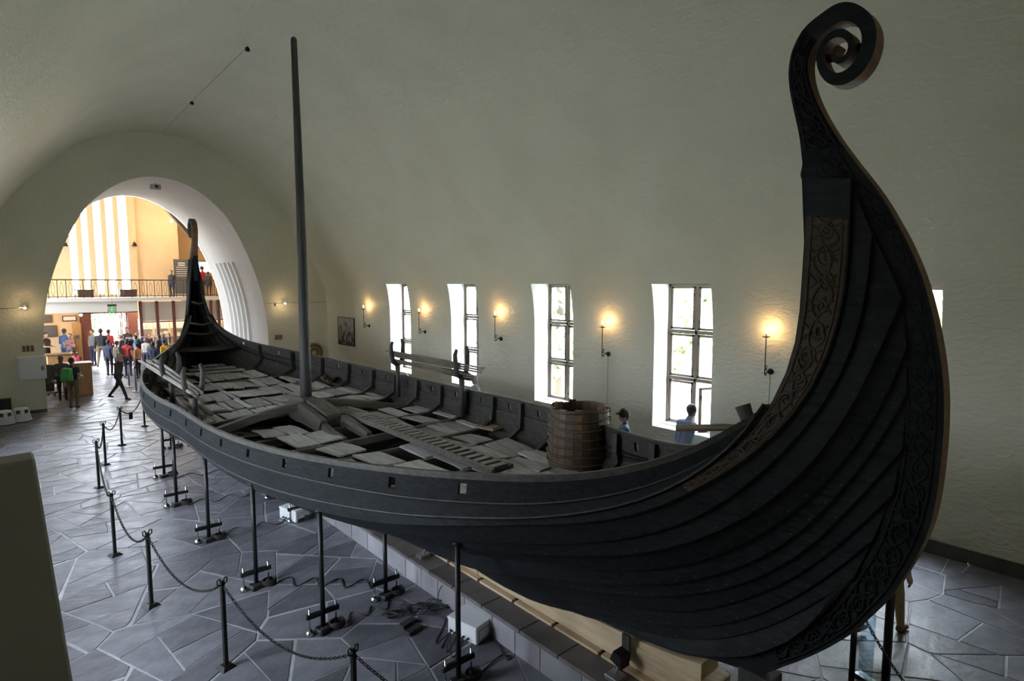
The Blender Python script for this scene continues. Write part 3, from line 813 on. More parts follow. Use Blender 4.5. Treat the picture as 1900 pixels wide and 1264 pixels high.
# ------------------------------------------------------------------ inboard: ribs, beams, deck planks, mast
RIB_Y = [3.55, 4.25, 5.12, 6.0, 6.94, 7.88, 8.82, 9.78, 10.73, 11.7, 12.7, 13.75, 14.88, 16.08, 17.35, 18.68]
def zdeck(Y): return 1.50 + 0.16 * max(0, (abs(Y - 11.3) - 2.5) / 5.0) ** 1.5
def inner(Y, side, z):
    """x of the inner face of the planking at height z"""
    zz, xx = [], []
    for k in range(12, -1, -1):
        x, z_ = line_at(k, Y, side); zz.append(z_); xx.append(x)
    return float(np.interp(z, zz, xx)) - side * 0.045
def sweep(path, wy, t, side):
    """rectangular section swept along a path in the X-Z plane; wy width along Y, t thickness"""
    p = np.array(path); n = len(p); tg = np.gradient(p, axis=0); vs = []
    for i in range(n):
        tx, tz = tg[i, 0], tg[i, 2]; L_ = math.hypot(tx, tz) + 1e-9; nx, nz = -tz / L_, tx / L_
        if (nz < 0 if abs(nz) > abs(nx) else nx * side > 0): nx, nz = -nx, -nz
        y = p[i, 1]
        for dy, dt in ((-wy / 2, 0), (wy / 2, 0), (wy / 2, t), (-wy / 2, t)): vs.append((p[i, 0] + nx * dt, y + dy, p[i, 2] + nz * dt))
    fs = [(i * 4 + j, i * 4 + (j + 1) % 4, (i + 1) * 4 + (j + 1) % 4, (i + 1) * 4 + j) for i in range(n - 1) for j in range(4)]
    fs += [(0, 1, 2, 3), tuple((n - 1) * 4 + j for j in (3, 2, 1, 0))]
    m = MB(); m.add(vs, fs); return m
for Y in RIB_Y:
    zd = zdeck(Y)
    for side in (-1, 1):
        zt = line_at(0, Y, side)[1] - 0.02
        path = []
        for f in np.linspace(0, 1, 9):
            z = zd - 0.02 + (zt - zd + 0.02) * f; path.append((inner(Y, side, z), Y, z))
        # knee: blends into the beam
        xb = inner(Y, side, zd)
        knee = [(xb - side * 0.85, Y, zd - 0.085), (xb - side * 0.5, Y, zd - 0.07), (xb - side * 0.24, Y, zd - 0.03), (xb - side * 0.08, Y, zd + 0.06)]
        m = sweep(knee + path[2:], 0.085, 0.075, side); sbuild(m, 'rib', RIBM)
        low = []
        for f in np.linspace(0, 1, 8):
            z0 = line_at(12, Y, side)[1] + 0.08; z = zd - 0.05 + (z0 - zd + 0.05) * f; low.append((inner(Y, side, z), Y, z))
        m = sweep(low, 0.10, 0.09, side); sbuild(m, 'frame', RIBM)
    if 11.5 < Y < 12.9: continue
    xa, xb = inner(Y, -1, zd - 0.05), inner(Y, 1, zd - 0.05)
    m = MB(); n = 9; vs = []
    for i in range(n):
        f = i / (n - 1); x = xa + (xb - xa) * f; c = -0.035 * math.sin(math.pi * f) + 0.02 * math.sin(5 * f + Y)
        for dy, dz in ((-0.042, -0.13), (0.042, -0.13), (0.036, 0.0), (-0.036, 0.0)): vs.append((x, Y + dy, zd + 0.045 + dz + c))
    fs = [(i * 4 + j, i * 4 + (j + 1) % 4, (i + 1) * 4 + (j + 1) % 4, (i + 1) * 4 + j) for i in range(n - 1) for j in range(4)] + [(0, 1, 2, 3), tuple((n - 1) * 4 + j for j in (3, 2, 1, 0))]
    m.add(vs, fs); sbuild(m, 'beam', BEAM)
RD = random.Random(21)
def plank(x0, x1, y0, y1, z, tilt=0.0, roll=0.0, warp=0.0, sk=0.0):
    m = MB(); n = 5; vs = []; t = 0.026
    cx = (x0 + x1) / 2; hw_ = (x1 - x0) / 2
    j1, j2, j3, j4 = [RD.uniform(-.025, .025) for _ in range(4)]
    for i in range(n):
        f = i / (n - 1); y = y0 + (y1 - y0) * f; zz = z + tilt * (f - .5) + warp * math.sin(math.pi * f); sh = sk * (f - .5); wob = RD.uniform(-.006, .006)
        for s_ in (-1, 1):
            dx = s_ * (hw_ + wob); e = (j1 if s_ < 0 else j2) if i == 0 else ((j3 if s_ < 0 else j4) if i == n - 1 else 0)
            vs.append((cx + dx + sh, y + e, zz + s_ * roll * hw_)); vs.append((cx + dx + sh, y + e, zz + s_ * roll * hw_ - t))
    fs = []
    for i in range(n - 1):
        a, b = i * 4, (i + 1) * 4
        fs += [(a, b, b + 2, a + 2), (a + 1, a + 3, b + 3, b + 1), (a, a + 1, b + 1, b), (a + 2, b + 2, b + 3, a + 3)]
    fs += [(0, 2, 3, 1), ((n - 1) * 4, (n - 1) * 4 + 1, (n - 1) * 4 + 3, (n - 1) * 4 + 2)]
    m.add(vs, fs); return m
nplank = 0
bays = [(RIB_Y[i], RIB_Y[i + 1]) for i in range(len(RIB_Y) - 1)]
for (ya, yb) in bays:
    ym = (ya + yb) / 2; z = max(zdeck(ya), zdeck(yb)) + 0.012
    bowp = ya > 12.5
    if 11.5 < ya < 12.6: continue
    xl = max(inner(ya, -1, z), inner(yb, -1, z)) + 0.03; xr = min(inner(ya, 1, z), inner(yb, 1, z)) - 0.03
    x = xl
    while x < xr - 0.08:
        wd = RD.choice((0.14, 0.2, 0.26, 0.33, 0.4)) if bowp else RD.choice((0.2, 0.3, 0.36, 0.44, 0.5))
        wd = min(wd, xr - x)
        skip = RD.random() < (0.07 if bowp else 0.47)
        if not bowp and abs((x + wd / 2) - XS) < 0.42 and ya > 8.5: skip = True
        if not bowp and 4.9 < ya < 6.2 and x > XS + 0.2: skip = RD.random() < .3
        if skip: x += wd * (0.45 if bowp else 0.75); continue
        m = plank(x + 0.008, x + wd - 0.008, ya + 0.05 + RD.uniform(-.03, .05), yb - 0.05 + RD.uniform(-.05, .03), z + RD.uniform(-0.01, 0.025), RD.uniform(-.05, .05), RD.uniform(-.09, .09), RD.uniform(-.015, .02), RD.uniform(-.06, .06))
        sbuild(m, 'deck_plank', DECK, fix=True); nplank += 1
        x += wd + RD.choice((0.004, 0.01, 0.02, 0.035))
# bow floor: last planks forward of the ribs, and the small raised half deck
for i in range(3):
    y0 = 18.75 + i * 0.42; z = zdeck(18.7) + 0.06 + i * 0.05
    xl, xr = inner(y0 + .4, -1, z) + .03, inner(y0 + .4, 1, z) - .03
    if xr - xl < .1: continue
    mm = xl + (xr - xl) * (0.35 + .2 * i)
    for a, b in ((xl, mm - .01), (mm + .01, xr)):
        if b - a > .05: sbuild(plank(a, b, y0, y0 + .41, z, 0, 0, 0, 0), 'deck_plank', DECK)
zb = 2.32
pts = []
for Y in (19.55, 19.85, 20.15, 20.4): pts.append((inner(Y, -1, zb), Y))
for Y in (20.4, 20.15, 19.85, 19.55): pts.append((inner(Y, 1, zb), Y))
m = MB(); m.prism(pts, zb - 0.03, zb + 0.015); sbuild(m, 'half_deck', RIBM)
m = MB(); m.tube([(inner(19.55, -1, zb), 19.53, zb), (XS, 19.5, zb - 0.02), (inner(19.55, 1, zb), 19.53, zb)], 0.04, 8); sbuild(m, 'half_deck_beam', RIBM)
for Y, z in ((20.35, 3.05), (20.6, 3.7), (20.3, 2.75)):
    xa, xb = inner(Y, -1, z) , inner(Y, 1, z)
    m = MB(); m.tube([(xa, Y, z + .05), (XS, Y + .03, z - .03), (xb, Y, z + .05)], 0.035, 7); sbuild(m, 'breast_hook', RIBM)
# inner face boards that close the bow between the stem and the last rib
MASTM = mat('mast_wood', (0.016, 0.016, 0.016), 0.55, (0.036, 0.037, 0.037), 3.0, bump=0.4, bscale=8, stretch=(8, 8, 0.5))
mb_ = onX(563, 735, XS); mtp = onX(550, 68, XS)
ym_ = 12.25
m = MB(); pts = []; rs = []
top_z = 9.2
for i in range(14):
    f = i / 13; pts.append((XS + 0.02 * math.sin(3 * f), ym_ + 0.02 * f, 1.55 + (top_z - 1.55) * f)); rs.append(0.122 - 0.062 * f)
pts.append((pts[-1][0], pts[-1][1], top_z + 0.04)); rs.append(0.035)
m.tube(pts, rs, 14); sbuild(m, 'mast', MASTM)
FISH = mat('mast_fish_oak', (0.055, 0.048, 0.042), 0.6, (0.12, 0.108, 0.096), 2.6, bump=0.4, bscale=9, stretch=(5, 1, 5))
def loft(secs):
    """secs: (y, xc, half width, z bottom, z top, shoulder)"""
    m = MB(); vs = []
    for (y, xc, hw_, zb_, zt_, sh) in secs:
        for dx, z in ((-1, zb_), (1, zb_), (1, zb_ + (zt_ - zb_) * .55), (sh, zt_), (-sh, zt_), (-1, zb_ + (zt_ - zb_) * .55)): vs.append((xc + dx * hw_, y, z))
    n = len(secs); fs = [(i * 6 + j, i * 6 + (j + 1) % 6, (i + 1) * 6 + (j + 1) % 6, (i + 1) * 6 + j) for i in range(n - 1) for j in range(6)] + [tuple(range(6)), tuple((n - 1) * 6 + j for j in reversed(range(6)))]
    m.add(vs, fs); return m
sbuild(loft([(13.3, XS, .08, 1.5, 1.62, .6), (12.9, XS, .18, 1.48, 1.78, .6), (12.5, XS, .26, 1.46, 1.9, .55), (12.12, XS, .28, 1.45, 1.92, .55), (11.98, XS, .28, 1.45, 1.90, .55)]), 'mast_fish', FISH)
sbuild(loft([(11.97, XS + .07, .20, 1.62, 1.90, .85), (11.4, XS + .07, .20, 1.58, 1.82, .85), (11.0, XS + .08, .19, 1.54, 1.74, .85)]), 'mast_fish_cover', FISH)
sbuild(loft([(11.97, XS - .22, .10, 1.5, 1.86, .6), (11.2, XS - .22, .10, 1.46, 1.76, .6), (10.85, XS - .22, .10, 1.44, 1.68, .6)]), 'mast_fish_arm', FISH)
sbuild(loft([(10.83, XS - .22, .08, 1.44, 1.62, .6), (10.35, XS - .27, .10, 1.42, 1.57, .6), (9.9, XS - .24, .08, 1.42, 1.52, .6)]), 'mast_fish_arm', FISH)
sbuild(loft([(10.98, XS + .26, .09, 1.5, 1.70, .6), (10.4, XS + .25, .09, 1.46, 1.63, .6), (9.85, XS + .22, .07, 1.44, 1.56, .6)]), 'mast_fish_arm', FISH)
# arched cross beams that carry the mast fish
for Y, hz, w_ in ((12.02, 0.40, 0.13), (12.72, 0.16, 0.11)):
    xa, xb = inner(Y, -1, 1.47), inner(Y, 1, 1.47); n = 17; vs = []
    for i in range(n):
        f = i / (n - 1); x = xa + (xb - xa) * f; c = hz * math.sin(math.pi * f) ** 1.3
        for dy, dz in ((-w_ / 2, -.16), (w_ / 2, -.16), (w_ / 2, 0), (-w_ / 2, 0)): vs.append((x, Y + dy, 1.47 + c + dz))
    m = MB(); m.add(vs, [(i * 4 + j, i * 4 + (j + 1) % 4, (i + 1) * 4 + (j + 1) % 4, (i + 1) * 4 + j) for i in range(n - 1) for j in range(4)] + [(0, 1, 2, 3), tuple((n - 1) * 4 + j for j in (3, 2, 1, 0))])
    sbuild(m, 'mast_beam', BEAM)
# oar crutches on both sides
def crutch(x, Y, z0, zf, zt, w_=0.15, lean=0.0):
    m = MB()
    m.tube([(x, Y, z0), (x + .01, Y, z0 + (zf - z0) * .5), (x, Y, zf)], [.06, .055, .06], 8)
    for s in (-1, 1):
        k = 1.0 if s < 0 else 1.08
        m.tube([(x, Y, zf - .03), (x + s * w_ * .75, Y, zf + .05), (x + s * w_, Y + lean, zf + (zt - zf) * .45), (x + s * (w_ + .01), Y + lean, zf + (zt - zf) * .8 * k), (x + s * (w_ - .03), Y + lean * 1.3, zf + (zt - zf) * k)], [.055, .055, .05, .045, .03], 8)
    return sbuild(m, 'oar_crutch', RIBM)
crutch(7.12, 12.28, 1.62, 2.42, 2.95)
crutch(7.12, 9.72, 1.58, 2.42, 2.98)
crutch(2.75, 12.3, 1.62, 2.2, 2.75, .16)
crutch(2.75, 14.2, 1.65, 2.25, 2.8, .16)
# supports under the stern
MB_ = MB(); MB_.bx(XS - 0.11, XS + 0.11, 2.12, 2.42, 0.34, 0.92)
o = MB_.build('stern_support', DARKT, bevel=0.01, label='dark upright timber block holding up the stern over the plinth', cat='support')
# ------------------------------------------------------------------ loose things aboard
def oar(x0, y0, z0, x1, y1, z1, label, group, grip=0.025):
    o = empty('oar', (x0, y0, z0), label=label, cat='oar', group=group)
    d = Vector((x1 - x0, y1 - y0, z1 - z0)); u = d.normalized()
    m = MB(); m.tube([d * f for f in (0, .1, .5, .8)], [grip * .8, grip, grip * 1.15, grip * 1.1], 8); m.build('shaft', OARM, o)
    bl = MB(); s = u.cross(Vector((0, 0, 1))).normalized(); vs = []
    for f, w_ in ((.79, .024), (.84, .032), (.95, .042), (1.0, .03)):
        for a, b in ((-1, -.4), (1, -.4), (1, .4), (-1, .4)): vs.append(d * f + s * w_ * a + Vector((0, 0, .03 * b)))
    bl.add(vs, [(i * 4 + j, i * 4 + (j + 1) % 4, (i + 1) * 4 + (j + 1) % 4, (i + 1) * 4 + j) for i in range(3) for j in range(4)] + [(0, 1, 2, 3), (15, 14, 13, 12)]); bl.build('blade', OARM, o)
OARM = mat('oar_wood', (0.10, 0.075, 0.055), 0.6, (0.19, 0.155, 0.12), 3.0, bump=0.3, stretch=(8, 1, 8))
OARG = mat('oar_grey', (0.20, 0.19, 0.175), 0.6, (0.30, 0.285, 0.26), 3.0, bump=0.3, stretch=(8, 1, 8))
RO = random.Random(4)
fl_ = ['uppermost of the thin oars in the far rack', 'second oar down in the far rack', 'oar lying low in the far rack, third down', 'innermost oar in the far rack, resting deepest in the forks', 'lowest oar in the far rack, its end nearest the dark blade']
for i in range(5):
    x = 7.06 + 0.06 * (i % 3); z = 2.70 - 0.062 * i
    oar(x, 12.75 - .1 * (i % 2), z, x + .03, 8.95 + .12 * i, z - .03, 'slim brown ' + fl_[i], 'oars in the far rack')
dk = empty('oar', (7.2, 10.1, 2.44), label='heavy dark oar with a thick blunt end in the far rack', cat='oar')
m = MB(); m.tube([(0, 2.4, .02), (0, .6, 0), (0, 0, 0), (0, -.5, -.02), (0, -.62, -.02)], [.03, .05, .075, .085, .05], 10); m.build('shaft', RIBM, dk)
nl = ['pale grey oar outermost in the near rack, overhanging the rail', 'pale grey oar second from the rail in the near rack', 'pale grey oar innermost in the near rack', 'reddish brown oar under the grey ones in the near rack']
for i in range(4):
    OARM_ = OARM
    OARM = OARG if i < 3 else MATS['oar_wood']
    x = 2.64 + 0.075 * (i if i < 3 else 1)
    oar(x, 11.9, 2.30 - (.07 if i == 3 else 0), x - .02 + .05 * i, 17.0 - .25 * i, 2.42 - (.07 if i == 3 else 0) + .02 * i, nl[i], 'oars in the near rack', .04)
    OARM = OARM_
for i, (xa, ya, xb, yb) in enumerate(((2.95, 13.2, 3.1, 15.6), (3.1, 13.1, 3.3, 15.2), (3.28, 13.3, 3.42, 15.4))):
    sp_o = empty('spar', (xa, ya, zdeck(14) + .06), label=['short pale spar lying on deck, nearest the near rail', 'middle short pale spar lying on deck by the near rack', 'short pale spar on deck, farthest from the near rail'][i], cat='spar', group='spars on deck')
    m = MB(); m.tube([(0, 0, .03), (.02, (yb - ya) / 2, .08), (xb - xa, yb - ya, .06)], [.05, .06, .04], 8); m.build('shaft', OARG, sp_o)
# gangplank with cleats
gp = empty('gangplank', (5.46, 9.4, 1.62), label='long narrow gangplank with raised cleats lying aft of the mast', cat='gangplank')
CLEAT = mat('cleat_oak', (0.15, 0.142, 0.13), 0.6, (0.27, 0.26, 0.245), 4.0, bump=0.4, stretch=(1, 6, 6))
def gz(y): return 0.05 * math.cos((y - 9.4) / 3.2 * 1.4) - 0.02
for s in (-1, 1):
    m = MB(); vs = []; ys_ = np.linspace(-2.95, 2.75, 20)
    for y in ys_:
        for dx, dz in ((-.03, -.05), (.03, -.05), (.03, .03), (-.03, .03)): vs.append((s * .18 + dx + .03 * math.sin(y), y, gz(y + 9.4) + dz))
    m.add(vs, [(i * 4 + j, i * 4 + (j + 1) % 4, (i + 1) * 4 + (j + 1) % 4, (i + 1) * 4 + j) for i in range(19) for j in range(4)] + [(0, 1, 2, 3), (79, 78, 77, 76)]); m.build('side_rail', BEAM, gp)
m = MB(); m.add([(dx + .03 * math.sin(y), y, gz(y + 9.4) + dz) for y in ys_ for dx, dz in ((-.16, -.03), (.16, -.03), (.16, 0), (-.16, 0))], [(i * 4 + j, i * 4 + (j + 1) % 4, (i + 1) * 4 + (j + 1) % 4, (i + 1) * 4 + j) for i in range(19) for j in range(4)] + [(0, 1, 2, 3), (79, 78, 77, 76)]); m.build('board', RIBM, gp)
for i in range(30):
    y = -2.85 + i * 0.19
    if y > 2.7: break
    MB().box((.03 * math.sin(y), y, gz(y + 9.4) + .022), (.29, .085 + R.uniform(-.015, .03), .035), R.uniform(-.08, .08)).build('cleat', CLEAT, gp)
# wooden tub
bc = onZ(1072, 872, 1.50)
tub = empty('wooden_tub', (bc[0] + .02, bc[1], 1.50), label='large brown coopered tub with wooden hoops standing on the deck', cat='tub')
STAVE = mat('stave_wood', (0.050, 0.034, 0.024), 0.5, (0.15, 0.085, 0.045), 1.6, bump=0.35, bscale=10, stretch=(3, 3, .6), rnd=0.25, contrast=(0.35, 0.7))
HOOP = mat('hoop_wood', (0.045, 0.033, 0.026), 0.5, (0.12, 0.080, 0.050), 5, bump=0.3, rnd=0.15)
HT, R0, R1, NS = 0.98, 0.475, 0.425, 22
for i in range(NS):
    a0, a1 = 2 * math.pi * i / NS + .006, 2 * math.pi * (i + 1) / NS - .006
    h_ = HT + R.uniform(-.03, .03) - (0.10 if i in (7, 8) else 0)
    vs = []
    for a in (a0, a1):
        for r_, z in ((R0, 0), (R0 - .03, 0), (R1 + (R0 - R1) * .15, h_), (R1 - .03, h_)): vs.append((r_ * math.cos(a), r_ * math.sin(a), z))
    m = MB(); m.add(vs, [(0, 4, 6, 2), (1, 3, 7, 5), (2, 6, 7, 3), (0, 1, 5, 4), (0, 2, 3, 1), (4, 5, 7, 6)]); m.build('stave', STAVE, tub)
for k in range(8):
    z = 0.05 + k * 0.125; r_ = R0 + (R1 - R0) * z / HT + 0.012
    m = MB(); m.tube([(r_ * math.cos(2 * math.pi * j / 28), r_ * math.sin(2 * math.pi * j / 28), z + .01 * math.sin(j * .7 + k) + .004 * k) for j in range(29)], 0.019, 6, cap=False); m.build('hoop', HOOP, tub)
    MB().box((r_ * math.cos(-.9) + .0, r_ * math.sin(-.9), z + .012), (.05, .04, .06), -.9).build('hoop_lock', HOOP, tub)
MB().lathe([(0.02, .12), (R0 - .04, .12), (R0 - .04, .14), (.02, .14)], n=20).build('bottom_board', RIBM, tub)
# bailer
bq = onZ(612, 712, zdeck(14.5) + .03)
bl = empty('bailing_scoop', (bq[0], bq[1], zdeck(bq[1]) + .05), rz=-0.5, label='shallow brown wooden bailing scoop resting on the deck planks', cat='scoop')
SCO = mat('scoop_wood', (0.10, 0.055, 0.03), 0.55, (0.16, 0.10, 0.06), 6, bump=0.2)
m = MB(); nu, nv = 9, 9; vs = []
for lay in (0, 1):
    for i in range(nu):
        f = i / (nu - 1); wdt = .24 * math.sin(math.pi * (0.18 + 0.72 * f)) ** .7
        for j in range(nv):
            g = j / (nv - 1) * 2 - 1; vs.append((g * wdt, -.34 + .68 * f, .13 * abs(g) ** 2.2 + .05 * (1 - math.sin(math.pi * f)) + lay * .014))
g1 = grid_faces(nu, nv); fs = g1 + [tuple(reversed([k + nu * nv for k in f])) for f in g1]
ring = [i * nv for i in range(nu)] + [(nu - 1) * nv + j for j in range(1, nv)] + [i * nv + nv - 1 for i in reversed(range(nu - 1))] + [j for j in reversed(range(1, nv - 1))]
for a, b in zip(ring, ring[1:] + ring[:1]): fs.append((a, b, b + nu * nv, a + nu * nv))
m.add(vs, fs, 0, True); m.build('bowl', SCO, bl)
m = MB(); m.tube([(0, -.33, .09), (0, -.5, .13), (0, -.68, .15)], [.028, .024, .03], 8); m.build('handle', SCO, bl)
# small tray with pins near the far rail
tq = onZ(912, 792, 1.56)
tr = empty('display_tray', (tq[0], tq[1], 1.545), rz=0.15, label='small pale wooden tray with thin upright pins on the deck', cat='tray')
PALEW = mat('pale_wood', (0.24, 0.18, 0.12), 0.6, (0.32, 0.25, 0.17), 5)
MB().bx(-.22, .22, -.24, .24, 0, .03).build('base', PALEW, tr, bevel=.004)
MB().bx(-.20, .02, -.22, .0, .03, .055).build('upper_board', PALEW, tr, bevel=.004)
for px_, py_ in ((-.18, .2), (.0, .21), (.18, .2), (.18, -.2), (.02, .05)): MB().tube([(px_, py_, .03), (px_, py_, .24)], .005, 5).build('pin', STEEL, tr)
# rudder head and tiller on the starboard quarter
RUD = mat('tiller_wood', (0.075, 0.05, 0.033), 0.5, (0.135, 0.09, 0.055), 4, bump=0.25)
ru = empty('steering_oar', (5.9, 2.95, 0.9), label='steering oar on the far quarter with a brown tiller and squared head', cat='steering oar')
def ob(mb, name, m_, par, o): mb.v = [(p[0] - o[0], p[1] - o[1], p[2] - o[2]) for p in mb.v]; return mb.build(name, m_, par)
hA, hB = onX(1378, 752, 5.9), onX(1396, 800, 5.9)
m = MB(); ax = Vector(hA - hB); m.tube([Vector(hB) - ax * .4, Vector(hB), Vector(hB) + ax * .5, Vector(hA)], [.06, .06, .075, .085], 8); ob(m, 'rudder_head', RIBM, ru, (5.9, 2.95, .9))
m = MB(); m.tube([Vector(hB) - ax * .4, Vector(hB) - ax * 1.4 + Vector((.1, .05, -.4)), Vector(hB) + Vector((.16, .1, -1.6))], [.06, .07, .05], 8); ob(m, 'rudder_shaft', RIBM, ru, (5.9, 2.95, .9))
t0, t1, t2, t3 = onX(1398, 782, 5.88), onX(1372, 796, 5.86), onX(1345, 793, 5.84), onX(1256, 795, 5.75)
m = MB(); m.tube([t0, t1, t1 * .8 + t2 * .2, t2, t3], [.05, .055, .045, .04, .036], 10); ob(m, 'tiller', RUD, ru, (5.9, 2.95, .9))
# ------------------------------------------------------------------ hull props, barrier, cables, boxes
POLE = mat('prop_steel_black', (0.025, 0.025, 0.027), 0.4, metal=0.5)
RUB = mat('black_rubber', (0.015, 0.015, 0.016), 0.6, (0.03, 0.03, 0.03), 20, bump=0.4, bscale=60)
CHR = mat('chrome', (0.55, 0.57, 0.6), 0.22, metal=1.0)
def hull_z(x, Y):
    side = -1 if x < XS else 1
    zz = [line_at(k, Y, side) for k in range(12, -1, -1)]
    b = [abs(p[0] - XS) for p in zz]; z = [p[1] for p in zz]
    return float(np.interp(abs(x - XS), b, z))
def prop(px, py, label, foot=True, zt=None, dx=0.0):
    p = onZ(px, py, 0); x, y = p[0] + dx, p[1]
    o = empty('hull_prop', (x, y, 0), label=label, cat='prop', group='props under the hull')
    z1 = zt if zt else hull_z(max(x, XS - 2.36), y) - 0.03
    m = MB(); m.tube([(0, 0, .05), (0, 0, z1)], 0.030, 10); m.build('pole', POLE, o)
    MB().lathe([(.0, z1 - .02), (.05, z1 - .02), (.055, z1), (.0, z1 + .01)], n=10).build('head_pad', POLE, o)
    if foot:
        MB().box((0, 0, .24), (.42, .05, .06)).build('cross_bar', POLE, o, bevel=.006)
        for s in (-1, 1):
            MB().tube([(s * .17, 0, .03), (s * .17, 0, .34)], .011, 8).build('threaded_rod', CHR, o)
            MB().lathe([(.0, .0), (.055, .0), (.055, .035), (.03, .07), (.0, .075)], (s * .17, 0, 0), 12).build('foot', CHR if s < 0 else POLE, o)
        MB().bx(-.09, .09, -.05, .05, .0, .06).build('base_plate', POLE, o, bevel=.006)
        m = MB(); m.tube([(.16 + (.085 + .006 * (j % 5)) * math.cos(j * .7), -.04 + (.075 + .005 * (j % 3)) * math.sin(j * .7), .012 + .0022 * j) for j in range(38)], .010, 5); m.build('cable_coil', RUB, o)
        MB().box((-.02, -.06, .035), (.16, .09, .07), .3).build('motor_block', RUB, o, bevel=.015)
    return o
NEAR_PROPS = [(305, 885, 'black steel hull prop nearest the bow on the near side'), (328, 938, 'second black steel hull prop from the bow, near side'), (388, 1003, 'third black steel hull prop from the bow, near side'), (476, 1090, 'black steel hull prop in the middle of the near row'), (600, 1170, 'black hull prop whose foot stands in line with the far white box'), (851, 1268, 'tall black hull prop standing beside the near white box')]
for px, py, lb in NEAR_PROPS: prop(px, py, lb)
prop(716, 1108, 'shorter black hull prop close to the stone plinth', dx=.0, zt=hull_z(3.95, 7.3) - .02)
prop(512, 922, 'black hull prop half hidden under the hull, bow side of the far white box')
prop(556, 965, 'black hull prop right in front of the far white box')
prop(318, 832, 'small black hull prop farthest back under the bow')
for (px, py, lb) in ((1578, 1290, 'thin black prop under the far side of the stern, left one'), (1641, 1292, 'thicker black prop under the far side of the stern, right one')):
    p = onZ(px, py, 0)
    o = empty('hull_prop', (p[0], p[1], 0), label=lb, cat='prop', group='props under the hull')
    zt = 0.98 if px < 1600 else 1.3
    p2 = onX(px, 1150 if px < 1600 else 1105, p[0])
    m = MB(); m.tube([(0, 0, .02), (0, 0, p2[2] + .25)], .03 if px < 1600 else .042, 10); m.build('pole', POLE, o)
    MB().lathe([(0, 0), (.12, 0), (.12, .015), (0, .02)], n=14).build('foot_plate', POLE, o)
# barrier of posts and chains
BP = [(655, 1205), (412, 1078), (273, 988), (206, 915), (178, 818), (191, 785), (222, 757), (265, 730)]
BPH = 1.02
bpos = [onZ(x, y, BPH) for x, y in BP]
blab = ['nearest barrier post, cut by the lower edge of the picture', 'second nearest barrier post, whole foot visible', 'third barrier post from the viewer', 'fourth barrier post from the viewer', 'fifth barrier post, where the row bends', 'sixth barrier post from the viewer', 'seventh barrier post, with the small tag on its chain', 'farthest barrier post, just under the bow']
for p, lb in zip(bpos, blab):
    o = empty('barrier_post', (p[0], p[1], 0), rz=0.3, label='square black iron ' + lb, cat='post', group='barrier posts')
    MB().box((0, 0, BPH / 2), (.042, .042, BPH)).build('shaft', IRON, o, bevel=.004)
    MB().box((0, 0, .02), (.17, .17, .04), taper=.55).build('foot', IRON, o)
    for s in (-1, 1):
        m = MB(); m.tube([(s * .02, 0, BPH - .05), (s * .055, 0, BPH - .03), (s * .06, 0, BPH + .02), (s * .03, 0, BPH + .03), (s * .02, 0, BPH - .0)], .008, 6); m.build('hook', IRON, o)
def chain(a, b, sag, label, wire=.006, ll=.05):
    a, b = Vector(a), Vector(b); o = empty('barrier_chain', a, label=label, cat='chain', group='chains of the barrier')
    n = max(6, int((b - a).length * 1.08 / (ll * .74))); m = MB()
    pt = lambda f: (b - a) * f + Vector((0, 0, -4 * sag * f * (1 - f)))
    for i in range(n):
        p, q = pt(i / n), pt((i + 1) / n); c = (p + q) / 2; u = (q - p).normalized(); s = u.cross(Vector((0, 0, 1))).normalized()
        if i % 2: s = u.cross(s)
        pts = []
        for j in range(9):
            t = 2 * math.pi * j / 8; pts.append(c + u * math.cos(t) * ll * .5 + s * math.sin(t) * ll * .27)
        m.tube(pts, wire, 4, cap=False)
    m.build('links', IRON, o, fix=False); return o
for i in range(len(bpos) - 1):
    a, b = bpos[i].copy(), bpos[i + 1].copy(); a[2] = b[2] = BPH - .04
    ch = chain(a, b, .34 if i < 4 else .3, 'black iron barrier chain between the %s and %s posts' % tuple(zip(['nearest', 'second', 'third', 'fourth', 'fifth', 'sixth', 'seventh'], ['second', 'third', 'fourth', 'fifth', 'sixth', 'seventh', 'farthest']))[i])
    if i == 6:
        mid = Vector(((a[0] + b[0]) / 2, (a[1] + b[1]) / 2, BPH - .04 - .3)); MB().box(tuple((mid - Vector(a)) + Vector((-.05, 0, -.10))), (.10, .01, .20), .4).build('tag_plate', IRON, ch)
a = bpos[0].copy(); a[2] = BPH - .04; b = np.array([a[0] + 1.0, a[1] - 1.75, BPH - .04])
chain(a, b, .34, 'black iron barrier chain running out of the lower edge of the picture')
p = onZ(1578, 1290, 0); q = onZ(1745, 1345, .62)
chain((p[0] + .04, p[1], 1.0), (q[0], q[1], .62), .10, 'black iron barrier chain hanging below the stern')
# glass information panel beyond the stern
gpn = empty('glass_panel', (6.9, 2.05, 0), rz=1.2, label='narrow clear glass panel standing under the stern', cat='glass panel')
MB().box((0, 0, .5), (.16, .012, 1.0)).build('pane', glass('clear_panel', (.75, .85, .92), .12), gpn); MB().box((0, 0, .02), (.2, .1, .04)).build('foot', STEEL, gpn)
